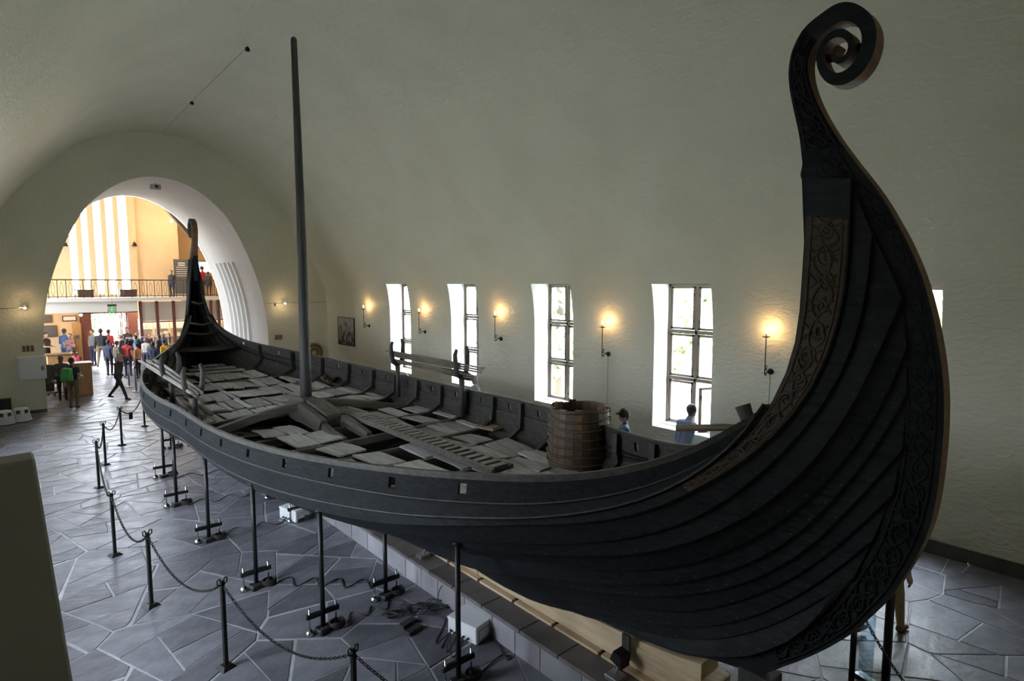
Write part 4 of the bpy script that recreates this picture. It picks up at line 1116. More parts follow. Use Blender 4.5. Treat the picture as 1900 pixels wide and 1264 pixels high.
# white electrical boxes
WHITEM = mat('white_enamel', (0.72, 0.74, 0.76), 0.35)
for (px, py, lb, rz) in ((886, 1186, 'white electrical box with cables beside the plinth, near one', .22), (553, 966, 'white electrical box half under the hull, far one', .3)):
    p = onZ(px, py, 0); o = empty('electrical_box', (p[0] + .02, p[1] + .15, 0), rz=rz, label=lb, cat='box', group='white electrical boxes')
    MB().box((0, 0, .11), (.36, .46, .20)).build('body', WHITEM, o, bevel=.012)
    MB().box((0, 0, .215), (.37, .47, .03)).build('lid', WHITEM, o, bevel=.006)
    m = MB(); 
    for a_, b_ in (((-.13, -.234), (.13, -.234)),): 
        for z in (.04, .165): m.tube([(-.13, -.233, z), (.13, -.233, z)], .005, 5)
        for x in (-.13, .13): m.tube([(x, -.233, .04), (x, -.233, .165)], .005, 5)
    m.build('panel_frame', STEEL, o)
    m = MB()
    for k in range(4): m.tube([(-.18, .1 - .07 * k, .06), (-.22, .1 - .07 * k, .06)], .014, 6)
    m.build('cable_glands', RUB, o)
CAB = mat('black_cable', (0.012, 0.012, 0.014), 0.45)
def cable(pts, label, r=.008, n=60, name='floor_cable', group='cables on the floor'):
    c = crom(pts, n); o = link(name, MB().tube([(p[0] - c[0][0], p[1] - c[0][1], p[2] - c[0][2]) for p in c], r, 5).mesh(name), CAB, label=label, cat='cable', group=group)
    o.location = tuple(c[0]); return o
def wavy(pa, pb, wl, amp, label, r=.009):
    a, b = onZ(*pa, 0), onZ(*pb, 0); L_ = np.hypot(*(b - a)[:2]); n = int(L_ / wl * 2); u = (b - a) / L_; v = np.array((-u[1], u[0], 0)); pts = []
    for i in range(n + 1):
        pts.append(a + u * L_ * i / n + v * amp * (1 if i % 2 else -1) + np.array((0, 0, .012)))
    cable(pts, label, r, n * 6)
wavy((510, 1080), (693, 1085), .36, .13, 'coiled black cable between the middle prop and the short prop by the plinth')
wavy((640, 1150), (745, 1115), .26, .10, 'coiled black cable running from the foot of a prop to the tangle')
wavy((415, 990), (535, 965), .42, .13, 'coiled black cable leading to the far white box')
wavy((350, 935), (498, 912), .45, .14, 'coiled black cable beyond the third prop')
wavy((330, 885), (470, 868), .5, .14, 'coiled black cable nearest the bow')
RC = random.Random(9); c0 = onZ(775, 1135, 0)
for k in range(6):
    pts = []
    for j in range(16):
        a_ = j * RC.uniform(.7, 1.1) + k; rr = RC.uniform(.06, .24); pts.append((c0[0] + .12 * k - .3 + rr * math.cos(a_), c0[1] - .05 * k + .15 + rr * .8 * math.sin(a_), .01 + RC.uniform(0, .05)))
    cable(pts, 'tangled black cable loop in the heap beside the plinth', .0055, 110, group='tangle of cables')
bx_ = onZ(840, 1180, 0)
for k in range(4):
    q0 = (c0[0] + .1 * k, c0[1] - .1, .02); q3 = (bx_[0] + .0, bx_[1] + .02 * k, .07)
    cable([q0, (q0[0] + .15, q0[1] - .3 - .05 * k, .01), (bx_[0] - .25, bx_[1] - .12 * k, .012), q3], 'black cable running from the tangle into the near white box', .008, 40, group='cables into the white box')
e0, e1, e2, e3 = onZ(905, 1175, .05), onZ(925, 1195, .01), onZ(935, 1215, .01), onZ(890, 1250, .01)
cable([e0, e1, e2, e2 + np.array((.05, -.08, 0)), e2 + np.array((-.03, -.1, 0)), e2 + np.array((-.04, .0, .01)), e3], 'black cable curling on the floor right of the near white box', .009, 60)
cable([onX(812, 1120, 4.3) * [1, 1, 0] + [0, 0, .01], onX(818, 1090, 4.3), onZ(848, 1062, PZ + .01), onZ(868, 1050, PZ + .01)], 'thin black cable climbing the plinth to the jack', .006)
for k, (px, py) in enumerate(((757, 1160), (768, 1172))):
    p = onZ(px, py, 0); o = link('power_adapter', MB().box((0, 0, .025), (.22, .09, .05), .2).mesh('power_adapter', [RUB]), label='flat black power adapter lying by the cable heap, ' + ('upper one' if k == 0 else 'lower one'), cat='adapter', group='power adapters'); o.location = (p[0], p[1], 0)
pl_ = onX(830, 1149, 4.0)
# ------------------------------------------------------------------ wall sconces
BRASS = mat('sconce_iron', (0.035, 0.03, 0.025), 0.4, metal=0.7)
BULB = mat('candle_bulb', (1, .8, .5), 0.4, emit=(1.0, 0.62, 0.26), estr=40)
CANDLE = mat('candle_sleeve', (0.7, 0.62, 0.45), 0.5)
SC = [((677, 572), (685.5, 605)), ((781.6, 579), (789, 616)), ((919, 585), (930, 629)), ((1118.7, 604), (1129, 657)), ((1421, 621), (1430, 689.6))]
slab_ = ['leftmost wall sconce, between the photograph and the first window', 'second wall sconce from the left', 'middle wall sconce, above the oar rack', 'wall sconce above the man in the cap', 'rightmost wall sconce, beside the ship stern']
for i, (fl_p, pl_p) in enumerate(SC):
    pw = onX(*pl_p, XR); z0 = pw[2]; y0 = pw[1]
    X_f = XR - 0.24; pf = onX(*fl_p, X_f); zf = pf[2]; dy = 0.0
    o = empty('wall_sconce', (XR, y0, z0), label='iron candle-arm ' + slab_[i] + ', lit', cat='sconce', group='sconces along the right wall')
    MB().lathe([(0.0, .03), (.05, .03), (.06, .015), (.06, -.02)], axis='X', n=14).build('wall_plate', BRASS, o)
    for v in o.children[0].data.vertices: v.co.x = -v.co.x
    hz = max(0.4, zf - z0 - .06)
    m = MB(); m.tube([(-.02, 0, 0), (-.10, 0, .03), (-.16, 0, .0), (-.21, 0, -.05), (-.245, 0, -.02), (-.24, 0, .08), (-.24, 0, hz)], [.014, .013, .012, .013, .012, .010, .010], 8); m.build('arm', BRASS, o)
    m = MB(); m.tube([(-.21, 0, .05) if j == 0 else (-.19 + .045 * math.cos(j * .8), 0, .09 + .045 * math.sin(j * .8)) for j in range(8)], .008, 6); m.build('scroll', BRASS, o)
    MB().lathe([(0.01, 0), (.03, .004), (.075, .02), (.078, .026), (.03, .016), (.0, .014)], (-.24, 0, hz), 16).build('drip_dish', BRASS, o)
    MB().lathe([(.016, 0), (.016, .07), (.0, .072)], (-.24, 0, hz + .01), 10).build('candle', CANDLE, o)
    MB().lathe([(.0, 0), (.014, .01), (.022, .035), (.015, .065), (.002, .095)], (-.24, 0, hz + .08), 10).build('bulb', BULB, o)
    if i >= 3: MB().tube([(-.012, .005, -.05), (-.012, .01, -z0 + .3)], .006, 5).build('cord', mat('wall_cord', (.25, .24, .22), .6), o)
    l = bpy.data.lights.new('sconce_light', 'POINT'); l.energy = 6.5; l.color = (1.0, 0.58, 0.24); l.shadow_soft_size = .03
    lo = bpy.data.objects.new('sconce_light', l); COL.objects.link(lo); lo.location = (XR - 0.20, y0, z0 + hz + .15)
# ------------------------------------------------------------------ things on the walls
def photo_mat():
    m = mat('grey_photograph', (.05, .05, .05), .5); t = m.node_tree; b = t.nodes['Principled BSDF']
    tc_ = t.nodes.new('ShaderNodeTexCoord'); n = t.nodes.new('ShaderNodeTexNoise'); n.inputs['Scale'].default_value = 3.2; n.inputs['Detail'].default_value = 8
    mp = t.nodes.new('ShaderNodeMapping'); mp.inputs['Scale'].default_value = (1, 1.8, 1.4); t.links.new(tc_.outputs['Object'], mp.inputs[0]); t.links.new(mp.outputs[0], n.inputs['Vector'])
    s = t.nodes.new('ShaderNodeSeparateXYZ'); t.links.new(tc_.outputs['Object'], s.inputs[0])
    a_ = t.nodes.new('ShaderNodeMath'); a_.operation = 'MULTIPLY_ADD'; a_.inputs[1].default_value = .28; t.links.new(s.outputs['Z'], a_.inputs[0]); t.links.new(n.outputs['Fac'], a_.inputs[2])
    r_ = t.nodes.new('ShaderNodeValToRGB'); e = r_.color_ramp.elements; e[0].position = .36; e[0].color = (.02, .02, .02, 1); e[1].position = .62; e[1].color = (.38, .38, .36, 1)
    t.links.new(a_.outputs[0], r_.inputs[0]); t.links.new(r_.outputs[0], b.inputs['Base Color']); return m
p1, p2 = onX(628, 588, XR), onX(659, 643, XR)
o = empty('wall_photograph', (XR - .02, (p1[1] + p2[1]) / 2, (p1[2] + p2[2]) / 2), label='large black and white photograph panel on the far wall', cat='photograph')
W_, H_ = abs(p1[1] - p2[1]), abs(p1[2] - p2[2])
MB().box((0, 0, 0), (.03, W_, H_)).build('print', photo_mat(), o)
for s in (-1, 1): MB().box((-.004, s * W_ / 2, 0), (.04, .02, H_ + .02)).build('edge_strip', IRON, o); MB().box((-.004, 0, s * H_ / 2), (.04, W_, .02)).build('edge_strip', IRON, o)
ps = onY(583, 655, YE - .12)
o = empty('round_shield', (ps[0], ps[1], ps[2]), label='round gilded shield leaning at the end wall behind the mast', cat='shield')
MB().lathe([(.0, .0), (.42, .0), (.44, .02), (.42, .04), (.0, .05)], axis='Y', n=28).build('disc', mat('shield_wood', (.10, .075, .045), .5, (.18, .14, .08), 6), o)
for r_ in (.40, .27): 
    m = MB(); m.tube([(r_ * math.cos(2 * math.pi * j / 24), -.01, r_ * math.sin(2 * math.pi * j / 24)) for j in range(25)], .02, 6, cap=False); m.build('ring', mat('gilt', (.45, .32, .14), .4, metal=.6), o)
m = MB(); m.sphere((0, -.02, 0), .1, 12, 6, sc=(1, .5, 1)); m.build('boss', MATS['gilt'], o)
ps2 = ps[2] - .46
MB().tube([(0, .02, -.44), (0, .02, -ps[2])], .03, 8).build('stand', POLE, o)
def wall_item(px, py): return onY(px, py, YE - .02)
for px, py, lb in ((52, 647, 'small brown triple switch plate on the end wall, left of the arch'), (517, 626, 'small brown triple switch plate on the end wall, right of the arch')):
    p = wall_item(px, py); o = empty('switch_plate', tuple(p), label=lb, cat='switch', group='switch plates')
    for k in (-1, 0, 1): MB().box((k * .11, 0, 0), (.075, .03, .20)).build('switch', mat('brown_plastic', (.16, .08, .04), .4), o, bevel=.006)
p = wall_item(59, 682); o = empty('wall_cabinet', (p[0], p[1] - .06, p[2]), label='white metal cabinet on the end wall with a red catch', cat='cabinet')
MB().box((0, 0, 0), (.74, .14, .76)).build('body', WHITEM, o, bevel=.01); MB().box((0, -.075, 0), (.66, .015, .68)).build('door', WHITEM, o, bevel=.004); MB().box((.27, -.09, -.03), (.06, .02, .14)).build('catch', mat('red_plastic', (.35, .06, .04), .4), o)
for px, py, lb in ((40, 782, 'white round step stool standing by the end wall, right one'), (9, 788, 'white round step stool cut by the left picture edge')):
    p = onZ(px, py, 0); o = empty('step_stool', (p[0], p[1], 0), label=lb, cat='stool', group='white step stools')
    MB().lathe([(.26, 0), (.27, .03), (.235, .16), (.24, .17), (.19, .40), (.17, .43), (.0, .43)], n=20).build('body', WHITEM, o)
    MB().lathe([(.272, .0), (.275, .02), (.272, .03)], n=20, cap=False).build('rubber_ring', RUB, o)
    for a_ in (-1.9, -.9): MB().box((.205 * math.cos(a_), .205 * math.sin(a_), .30), (.10, .02, .16), a_ + math.pi / 2).build('recess', RUB, o)
p = onZ(9, 752, 0); o = link('black_crate', MB().bx(-.25, .25, -.1, .1, 0, .62).mesh('black_crate', [RUB]), label='dark crate behind the stools at the left picture edge', cat='crate'); o.location = (p[0] - .1, YE - .2, 0)
# spot lamps on rods of the end wall
GLOW = mat('halogen_glow', (1, .85, .6), .4, emit=(1, .72, .4), estr=45)
for (a_, b_, lamps, lb) in (((0, 573), (48, 571), [(46, 570)], 'thin rod spot lamp on the end wall left of the arch'), ((498, 563), (600, 561), [(529, 562), (511, 566)], 'thin rod with two spot lamps on the end wall right of the arch')):
    A, B = onY(*a_, YE - .25), onY(*b_, YE - .25); o = empty('rod_lamp', tuple(A), label=lb, cat='lamp', group='rod lamps on the end wall')
    MB().tube([(0, 0, 0), tuple(B - A)], .012, 6).build('rod', STEEL, o)
    for e_ in (0, 1): q = (B - A) * e_; MB().tube([tuple(q), (q[0], q[1] + .24, q[2])], .01, 6).build('bracket', STEEL, o)
    for k, l_ in enumerate(lamps):
        q = onY(*l_, YE - .28) - A; MB().lathe([(.02, .06), (.05, .02), (.06, -.02)], tuple(q), 12, cap=False).build('shade', STEEL, o); m = MB(); m.sphere((q[0], q[1], q[2] - .02), .042, 10, 6); m.build('bulb', GLOW if k == 0 else CANDLE, o)
    q = onY(*lamps[0], YE - .33); l = bpy.data.lights.new('spot_glow', 'POINT'); l.energy = 12; l.color = (1, .68, .36); l.shadow_soft_size = .05; lo = bpy.data.objects.new('spot_glow', l); COL.objects.link(lo); lo.location = tuple(q)
# projector under the arch crown, and the cable with two lamps on the vault
p = onY(288, 340, YE + .5); o = empty('arch_projector', (p[0], p[1], 8.02), label='small grey projector hanging under the crown of the arch', cat='projector')
MB().box((0, 0, -.14), (.24, .3, .18), .5).build('body', mat('grey_enamel', (.35, .35, .34), .4), o, bevel=.015); MB().tube([(0, 0, 0), (0, 0, -.08)], .02, 8).build('stem', STEEL, o); MB().lathe([(.05, 0), (.05, .08), (.04, .08)], (0, -.22, -.14), 12, axis='Y').build('lens', RUB, o)
def vault_hit(px, py):
    d = ray(px, py); 
    for s in np.linspace(1, 40, 8000):
        q = C0 + d * s; z = np.interp(abs(q[0] - XC), prof[:, 0], prof[:, 1])
        if q[2] >= z - .05 or q[1] > YE - .04: return q
W1, W2, W3 = vault_hit(459, 87), vault_hit(356, 188), vault_hit(302, 246)
o = empty('vault_cable', tuple(W1), label='thin cable strung along the vault with two tiny fixtures', cat='cable')
MB().tube([(0, 0, 0), tuple(W2 - W1), tuple(W3 - W1)], .007, 5).build('wire', STEEL, o)
for q in (W1, W2): MB().lathe([(.02, 0), (.05, -.03), (.055, -.09), (.03, -.1)], tuple(q - W1), 10).build('fixture', BRASS, o)
# ------------------------------------------------------------------ entrance hall beyond the arch
CREAM = mat('cream_wall', (0.66, 0.47, 0.27), 0.7, (0.70, 0.51, 0.31), 3, bump=0.15, bscale=30)
REDW = mat('red_brown_wood', (0.10, 0.032, 0.022), 0.45, (0.16, 0.055, 0.035), 3, stretch=(6, 6, 1), bump=0.1)
HONEY = mat('honey_wood', (0.36, 0.20, 0.075), 0.45, (0.46, 0.27, 0.11), 3, stretch=(6, 6, 1), bump=0.1)
WHT = mat('white_paint', (0.74, 0.72, 0.68), 0.6)
GREY = mat('grey_board', (0.10, 0.10, 0.10), 0.5)
YF, YG = 38.8, 36.0
LX0, LX1, LZ = -4.5, 13.5, 10.8
def fx(px, Y=YF): return float(onY(px, 500, Y)[0])
strips = [(131, 146), (155, 168), (178, 193), (201, 216), (224, 241)]
strips = [(fx(a), fx(b)) for a, b in strips]
WZ0, WZ1 = 3.75, 9.6
DX0, DX1, DZ1 = fx(163), fx(230), float(onY(163, 583, YF)[2])
def wall_xz(name, Y, x0, x1, z0, z1, holes, m, thick=0.25):
    xs = sorted(set([x0, x1] + [h[i] for h in holes for i in (0, 1)])); zs = sorted(set([z0, z1] + [h[i] for h in holes for i in (2, 3)]))
    mb = MB()
    for i in range(len(xs) - 1):
        for j in range(len(zs) - 1):
            cx_, cz_ = (xs[i] + xs[i + 1]) / 2, (zs[j] + zs[j + 1]) / 2
            if any(h[0] < cx_ < h[1] and h[2] < cz_ < h[3] for h in holes): continue
            mb.bx(xs[i], xs[i + 1], Y, Y + thick, zs[j], zs[j + 1])
    return mb.build(name, m, kind='structure', fix=False)
holes = [(a, b, WZ0, WZ1) for a, b in strips] + [(DX0, DX1, 0.0, DZ1)]
wall_xz('wall_entrance', YF, LX0, fx(333), 0, LZ, holes, CREAM)
wall_xz('wall_entrance_back', 42.5, fx(333) - .3, LX1, 0, LZ, [], CREAM)
m = MB(); m.bx(fx(333) - .25, fx(333), YF, 42.5, 0, LZ); m.build('wall_return', CREAM, kind='structure')
m = MB()
for y0_, y1_, z0_, z1_ in ((YT, 32.6, 0, LZ), (36.4, YF, 0, LZ), (32.6, 36.4, 0, 1.2), (32.6, 36.4, 8.2, LZ)): m.bx(LX0 - .2, LX0, y0_, y1_, z0_, z1_)
m.build('wall_lobby_left', CREAM, kind='structure', fix=False)
# tall side window added to the entrance hall, unseen, to brighten the passage
o = empty('window_20', (LX0 - .1, 34.5, 1.2), kind='structure')
for y_ in (-1.9, -.95, 0, .95, 1.9): MB().box((0, y_, 3.5), (.1, .08, 7.0)).build('mullion', WHT, o)
for z_ in (0, 1.75, 3.5, 5.25, 7.0): MB().box((0, 0, z_), (.1, 3.8, .08)).build('transom', WHT, o)
for y_ in (-1.42, -.47, .47, 1.42):
    for z_ in (.87, 2.62, 4.37, 6.12): MB().box((0, y_, z_), (.008, .87, 1.67)).build('pane', PANE, o)
portal((LX0 - .35, 34.5, 4.7), (0, -math.pi / 2, 0), 7.0, 3.8)
m = MB(); m.bx(LX1, LX1 + .2, YT, 42.5, 0, LZ); m.build('wall_lobby_right', CREAM, kind='structure')
m = MB(); m.bx(LX0, LX1, YT, 42.6, LZ, LZ + .2); m.build('ceiling_lobby', WHT, kind='structure')
# wall on the lobby side of the passage
outer = [(LX0, 0), (LX0, LZ), (LX1, LZ), (LX1, 0)]
m = MB(); n = NA; vs = [(x, YT + .02, z) for x, z in aa]; ring = []
for i, (x, z) in enumerate(aa):
    f = i / (n - 1)
    if f < .3: q = (LX1, LZ * f / .3)
    elif f < .7: q = (LX1 + (LX0 - LX1) * (f - .3) / .4, LZ)
    else: q = (LX0, LZ * (1 - f) / .3)
    ring.append((q[0], YT + .02, q[1]))
m.add(vs + ring, [(i, i + 1, n + i + 1, n + i) for i in range(n - 1)]); m.build('wall_lobby_arch', WHT, fix=False, kind='structure')
# tall window strips: frame, glass, glazing bars
for i, (a, b) in enumerate(strips):
    o = empty('window_%d' % (11 + i), (a, YF, WZ0), kind='structure'); w_ = b - a
    m = MB()
    for x in (.02, w_ - .02): m.box((x, .12, (WZ1 - WZ0) / 2), (.04, .08, WZ1 - WZ0))
    m.build('frame', WHT, o)
    for k in range(7): MB().box((w_ / 2, .12, .45 + k * .85), (w_, .05, .035)).build('glazing_bar', WHT, o)
    for k in range(7): MB().box((w_ / 2, .14, .02 + .42 + (k - .5) * .85 + .42), (w_ - .08, .006, .8)).build('pane', PANE, o)
for a, b in [(strips[i][1], strips[i + 1][0]) for i in range(4)] + [(strips[4][1], strips[4][1] + .35)]:
    MB().bx(a - .02, b + .02, YF - .10, YF + .02, WZ0 - .2, WZ1 + .5).build('trim_1', CREAM, kind='structure')
portal(((strips[0][0] + strips[-1][1]) / 2, YF + .4, 6.7), (math.pi / 2, 0, math.pi), 2.9, 5.8)
portal(((DX0 + DX1) / 2, YF + .5, 1.4), (math.pi / 2, 0, math.pi), DX1 - DX0 + .2, 2.8)
# door
d_ = empty('door_1', ((DX0 + DX1) / 2, YF, 0), kind='structure'); hw_ = (DX1 - DX0) / 2
for s in (-1, 1): MB().box((s * (hw_ + .26), -.06, DZ1 / 2 + .1), (.5, .16, DZ1 + .2)).build('door_post', REDW, d_, bevel=.01)
MB().box((0, -.06, DZ1 + .16), (2 * hw_ + 1.04, .16, .26)).build('lintel', REDW, d_, bevel=.01)
for k in range(2):
    lf = MB(); x0 = hw_ - .02 - .22 * k
    for z in (.1, 1.35, DZ1 - .06): lf.box((x0, .35, z), (.05, .6, .12))
    for y in (.08, .62): lf.box((x0, y, DZ1 / 2), (.05, .08, DZ1))
    lf.build('door_leaf', REDW, d_); MB().box((x0, .35, DZ1 / 2), (.01, .5, DZ1 - .2)).build('pane', PANE, d_)
# outside: ground and bushes
GRND = mat('pale_gravel', (0.30, 0.29, 0.27), 0.9, (0.36, 0.35, 0.33), 6)
MB().bx(-20, 28, YF + .26, 75, -.12, -.02).build('ground', GRND, kind='structure')
LEAF = mat('leaf_green', (0.05, 0.085, 0.03), 0.6, (0.09, 0.13, 0.05), 5)
BARK = mat('bark', (.06, .045, .03), .8)
def bush(x, y, r, h, label, seed):
    q = random.Random(seed); o = empty('bush', (x, y, -.02), label=label, cat='bush', group='bushes outside the door'); m = MB()
    for i in range(420):
        u = Vector((q.gauss(0, 1), q.gauss(0, 1), q.gauss(0, 1))).normalized() * q.uniform(.6, 1); c = Vector((u.x * r, u.y * r, h * .5 + u.z * h * .5)); a = Vector((q.gauss(0, 1), q.gauss(0, 1), q.gauss(0, 1))).normalized() * .13; b = a.cross(Vector((q.gauss(0, 1), q.gauss(0, 1), q.gauss(0, 1)))).normalized() * .07
        m.add([c - a, c + b, c + a, c - b], [(0, 1, 2, 3)])
    m.build('foliage', LEAF, o, fix=False); MB().tube([(0, 0, 0), (0, 0, h * .6)], .06, 6).build('stem', BARK, o)
for i, (x, y, r, h, lb) in enumerate(((4.0, 47, 1.2, 3.2, 'leafy bush outside, left in the doorway'), (6.3, 48, 1.4, 3.6, 'leafy bush outside, right in the doorway'), (5.2, 53, 1.8, 4.6, 'taller leafy bush outside, farthest back in the doorway'))): bush(x, y, r, h, lb, i)
# trees added to dim the right windows; leaf colour paled towards overexposure
def added_tree(x, y, h, r, label, seed):
    q = random.Random(seed); o = empty('added_tree', (x, y, -.5), label=label, cat='added_tree', group='trees added outside the windows'); m = MB()
    for i in range(900):
        u = Vector((q.gauss(0, 1), q.gauss(0, 1), q.gauss(0, 1))).normalized() * q.uniform(.55, 1) ** .5; c = Vector((u.x * r, u.y * r, h * .56 + u.z * h * .46)); a = Vector((q.gauss(0, 1), q.gauss(0, 1), q.gauss(0, 1))).normalized() * .34; b = a.cross(Vector((q.gauss(0, 1), q.gauss(0, 1), q.gauss(0, 1)))).normalized() * .2
        m.add([c - a, c + b, c + a, c - b], [(0, 1, 2, 3)])
    m.build('crown', mat('pale_leaf', (.30, .36, .20), .6, (.38, .43, .27), 5), o, fix=False); MB().tube([(0, 0, 0), (.1, 0, h * .4), (0, .1, h * .75)], [.2, .16, .06], 8).build('trunk', BARK, o)
for i, y in enumerate((1.0, 5.2, 9.2, 13.4, 17.6, 21.5)):
    added_tree(18.0 + (i % 2) * 1.3, y, 8.0 + (i % 3) * .6, 1.7, ['nearest', 'second', 'third', 'fourth', 'fifth', 'farthest'][i] + ' leafy crown and trunk added to dim the right windows', 40 + i)
# striped white disc-like parasol seen in the doorway
o = empty('parasol', (float(onY(210, 600, 43)[0]), 43, 0), label='white parasol with dark stripes seen through the open door', cat='parasol')
zc = float(onY(210, 598, 43)[2]); m = MB(); vs = [(0, 0, zc + .25)]; 
for k in range(12): a_ = 2 * math.pi * k / 12; vs.append((.62 * math.cos(a_), .62 * math.sin(a_), zc - .15))
m.add(vs, [(0, 1 + k, 1 + (k + 1) % 12) for k in range(12)]); m.mi = [1 if k in (3, 9) else 0 for k in range(12)]
cn = m.build('canopy', [WHT, GREY], o, fix=False)
MB().tube([(0, 0, 0), (0, 0, zc + .22)], .02, 6).build('pole', STEEL, o)
# gallery
SLABZ = 3.60
gal = MB(); gal.bx(LX0, LX1, YG, YF, SLABZ - .18, SLABZ); gal.build('floor_gallery', WHT, kind='structure')
MB().bx(LX0, fx(252, YG), YG + .12, YG + .3, SLABZ - .72, SLABZ - .18).build('trim_2', WHT, kind='structure')
RAILM = mat('rail_brown', (0.10, 0.055, 0.03), .45); BARM = mat('rail_iron', (0.05, 0.04, 0.035), .4, metal=.5)
gr = empty('gallery_railing', (5, YG + .06, SLABZ), label='long gallery railing with brown handrail and dark iron bars', cat='railing')
MB().box((1.2, 0, .90), (13, .07, .06)).build('handrail', RAILM, gr)
MB().box((1.2, 0, .08), (13, .03, .03)).build('lower_rail', BARM, gr)
x = -4.0
while x < 7.6:
    MB().box((x, 0, .44), (.03, .03, .88)).build('bar', BARM, gr)
    if x < 3.2:
        m = MB(); m.tube([(x + .17, 0, .1), (x + .11, 0, .3), (x + .11, 0, .6), (x + .17, 0, .8)], .008, 5); m.tube([(x + .17, 0, .1), (x + .23, 0, .3), (x + .23, 0, .6), (x + .17, 0, .8)], .008, 5); m.build('curved_bar', BARM, gr)
    x += .34 if x < 3.2 else .11
for a_, b_, lb in ((141, 170, 'low brown wooden chest on the gallery, left one'), (219, 250, 'low brown wooden chest on the gallery, right one')):
    x0, x1 = fx(a_, YG + .9), fx(b_, YG + .9); o = empty('gallery_chest', ((x0 + x1) / 2, YG + .9, SLABZ), label=lb, cat='chest', group='gallery chests')
    MB().box((0, 0, .2), (x1 - x0, .5, .36)).build('body', RAILM, o, bevel=.01); MB().box((0, 0, .39), (x1 - x0 + .04, .54, .05)).build('lid', RAILM, o)
for px, lb in ((122, 'small black bell-shaped wall lamp left of the tall windows'), (250, 'small black bell-shaped wall lamp right of the tall windows')):
    p = onY(px, 455, YF - .22); o = empty('bell_lamp', tuple(p), label=lb, cat='lamp', group='bell lamps')
    MB().lathe([(.02, .14), (.07, .12), (.10, 0), (.12, -.06)], n=14).build('bell', IRON, o); MB().tube([(0, 0, .1), (0, .1, .2), (.0, .2, .02)], .015, 6).build('bracket', IRON, o)
# board, screen, slanting beam and lamps on the right of the gallery
o = empty('notice_board', (fx(337, 38), 38.0, SLABZ), label='grey information board with pale lines of text on the gallery', cat='board')
bw = fx(352, 38) - fx(323, 38); zt_ = float(onY(337, 483, 38)[2]) - SLABZ
MB().box((0, 0, zt_ / 2 + .1), (bw, .05, zt_ - .1)).build('panel', GREY, o)
for k in range(7): MB().box((.0, -.03, zt_ * .92 - .12 * k), (bw * (.7 if k > 1 else .45), .006, .03 if k > 1 else .06)).build('text_line', WHT, o)
for s in (-1, 1): MB().tube([(s * bw * .4, 0, 0), (s * bw * .4, 0, .2)], .02, 6).build('leg', STEEL, o)
p = onY(377, 496, 42.4); o = empty('wall_screen', tuple(p), label='bright screen glowing on the wall behind the gallery', cat='screen')
MB().box((0, 0, 0), (1.0, .06, .75)).build('frame', GREY, o); MB().box((0, -.035, 0), (.92, .01, .67)).build('display', mat('screen_light', (.8, .9, 1), .4, emit=(.75, .88, 1), estr=4), o)
A, B = Vector(onY(300, 372, 34.8)), Vector(onY(404, 492, 34.8))
dv = B - A; rot = dv.to_track_quat('X', 'Z').to_matrix()
o = empty('sloping_beam', tuple(A), label='dark sloping roof beam at the right of the entrance hall', cat='beam')
A2_, B2_ = A - dv * .8, B + dv * .35
k = MB(); k.box(tuple((A2_ + B2_) / 2 - A), ((B2_ - A2_).length, .25, .32), rot=rot); k.build('beam', RAILM, o)
def bulb_light(name, loc, e, col, r_=.12):
    l = bpy.data.lights.new(name, 'POINT'); l.energy = e; l.color = col; l.shadow_soft_size = r_; lo = bpy.data.objects.new(name, l); COL.objects.link(lo); lo.location = loc; return lo
for i, (px, py, Y) in enumerate(((318, 410, 36.5), (335, 398, 36.8))):
    p = onY(px, py, Y); o = empty('track_spot', tuple(p), label='white spot lamp under the sloping roof, ' + ('lower one' if i == 0 else 'upper one'), cat='lamp', group='track spots')
    MB().lathe([(.03, .12), (.07, .08), (.08, -.04), (.07, -.04)], n=12).build('housing', WHT, o); m = MB(); m.sphere((0, 0, -.03), .06, 10, 6); m.build('bulb', GLOW, o); MB().tube([(0, 0, .1), (.1, .2, .3), (.1, .2, LZ - p[2])], .012, 6).build('arm', STEEL, o)
    bulb_light('track_light', (p[0], p[1] - .1, p[2] - .2), 90, (1, .74, .42))
# exit sign hanging over the way out
p = onY(208, 573, 33.5); o = empty('exit_sign', tuple(p), label='hanging glass exit sign with a green running man and black bar', cat='sign')
k_ = (fx(216, 33.5) - fx(199, 33.5)); MB().box((0, 0, -.12), (k_, .015, .42)).build('glass_plate', glass('sign_glass', (.8, .9, .85), .15), o); MB().box((0, -.01, .16), (k_, .04, .10)).build('bar', RUB, o)
GRN = mat('exit_green', (.05, .5, .12), .4, emit=(.05, .6, .12), estr=.8)
m = MB(); m.sphere((0, -.015, .06), .035, 8, 5, sc=(1, .3, 1)); m.tube([(0, -.015, .02), (-.02, -.015, -.10)], .03, 6); m.tube([(0, -.015, .0), (.08, -.015, -.04)], .014, 5); m.tube([(0, -.015, .0), (-.08, -.015, -.02)], .014, 5); m.tube([(-.02, -.015, -.1), (.05, -.015, -.17), (.03, -.015, -.25)], .018, 5); m.tube([(-.02, -.015, -.1), (-.08, -.015, -.18), (-.13, -.015, -.17)], .018, 5); m.build('running_man', GRN, o)
MB().tube([(0, 0, .2), (0, 0, LZ - p[2])], .006, 5).build('hanger', STEEL, o)
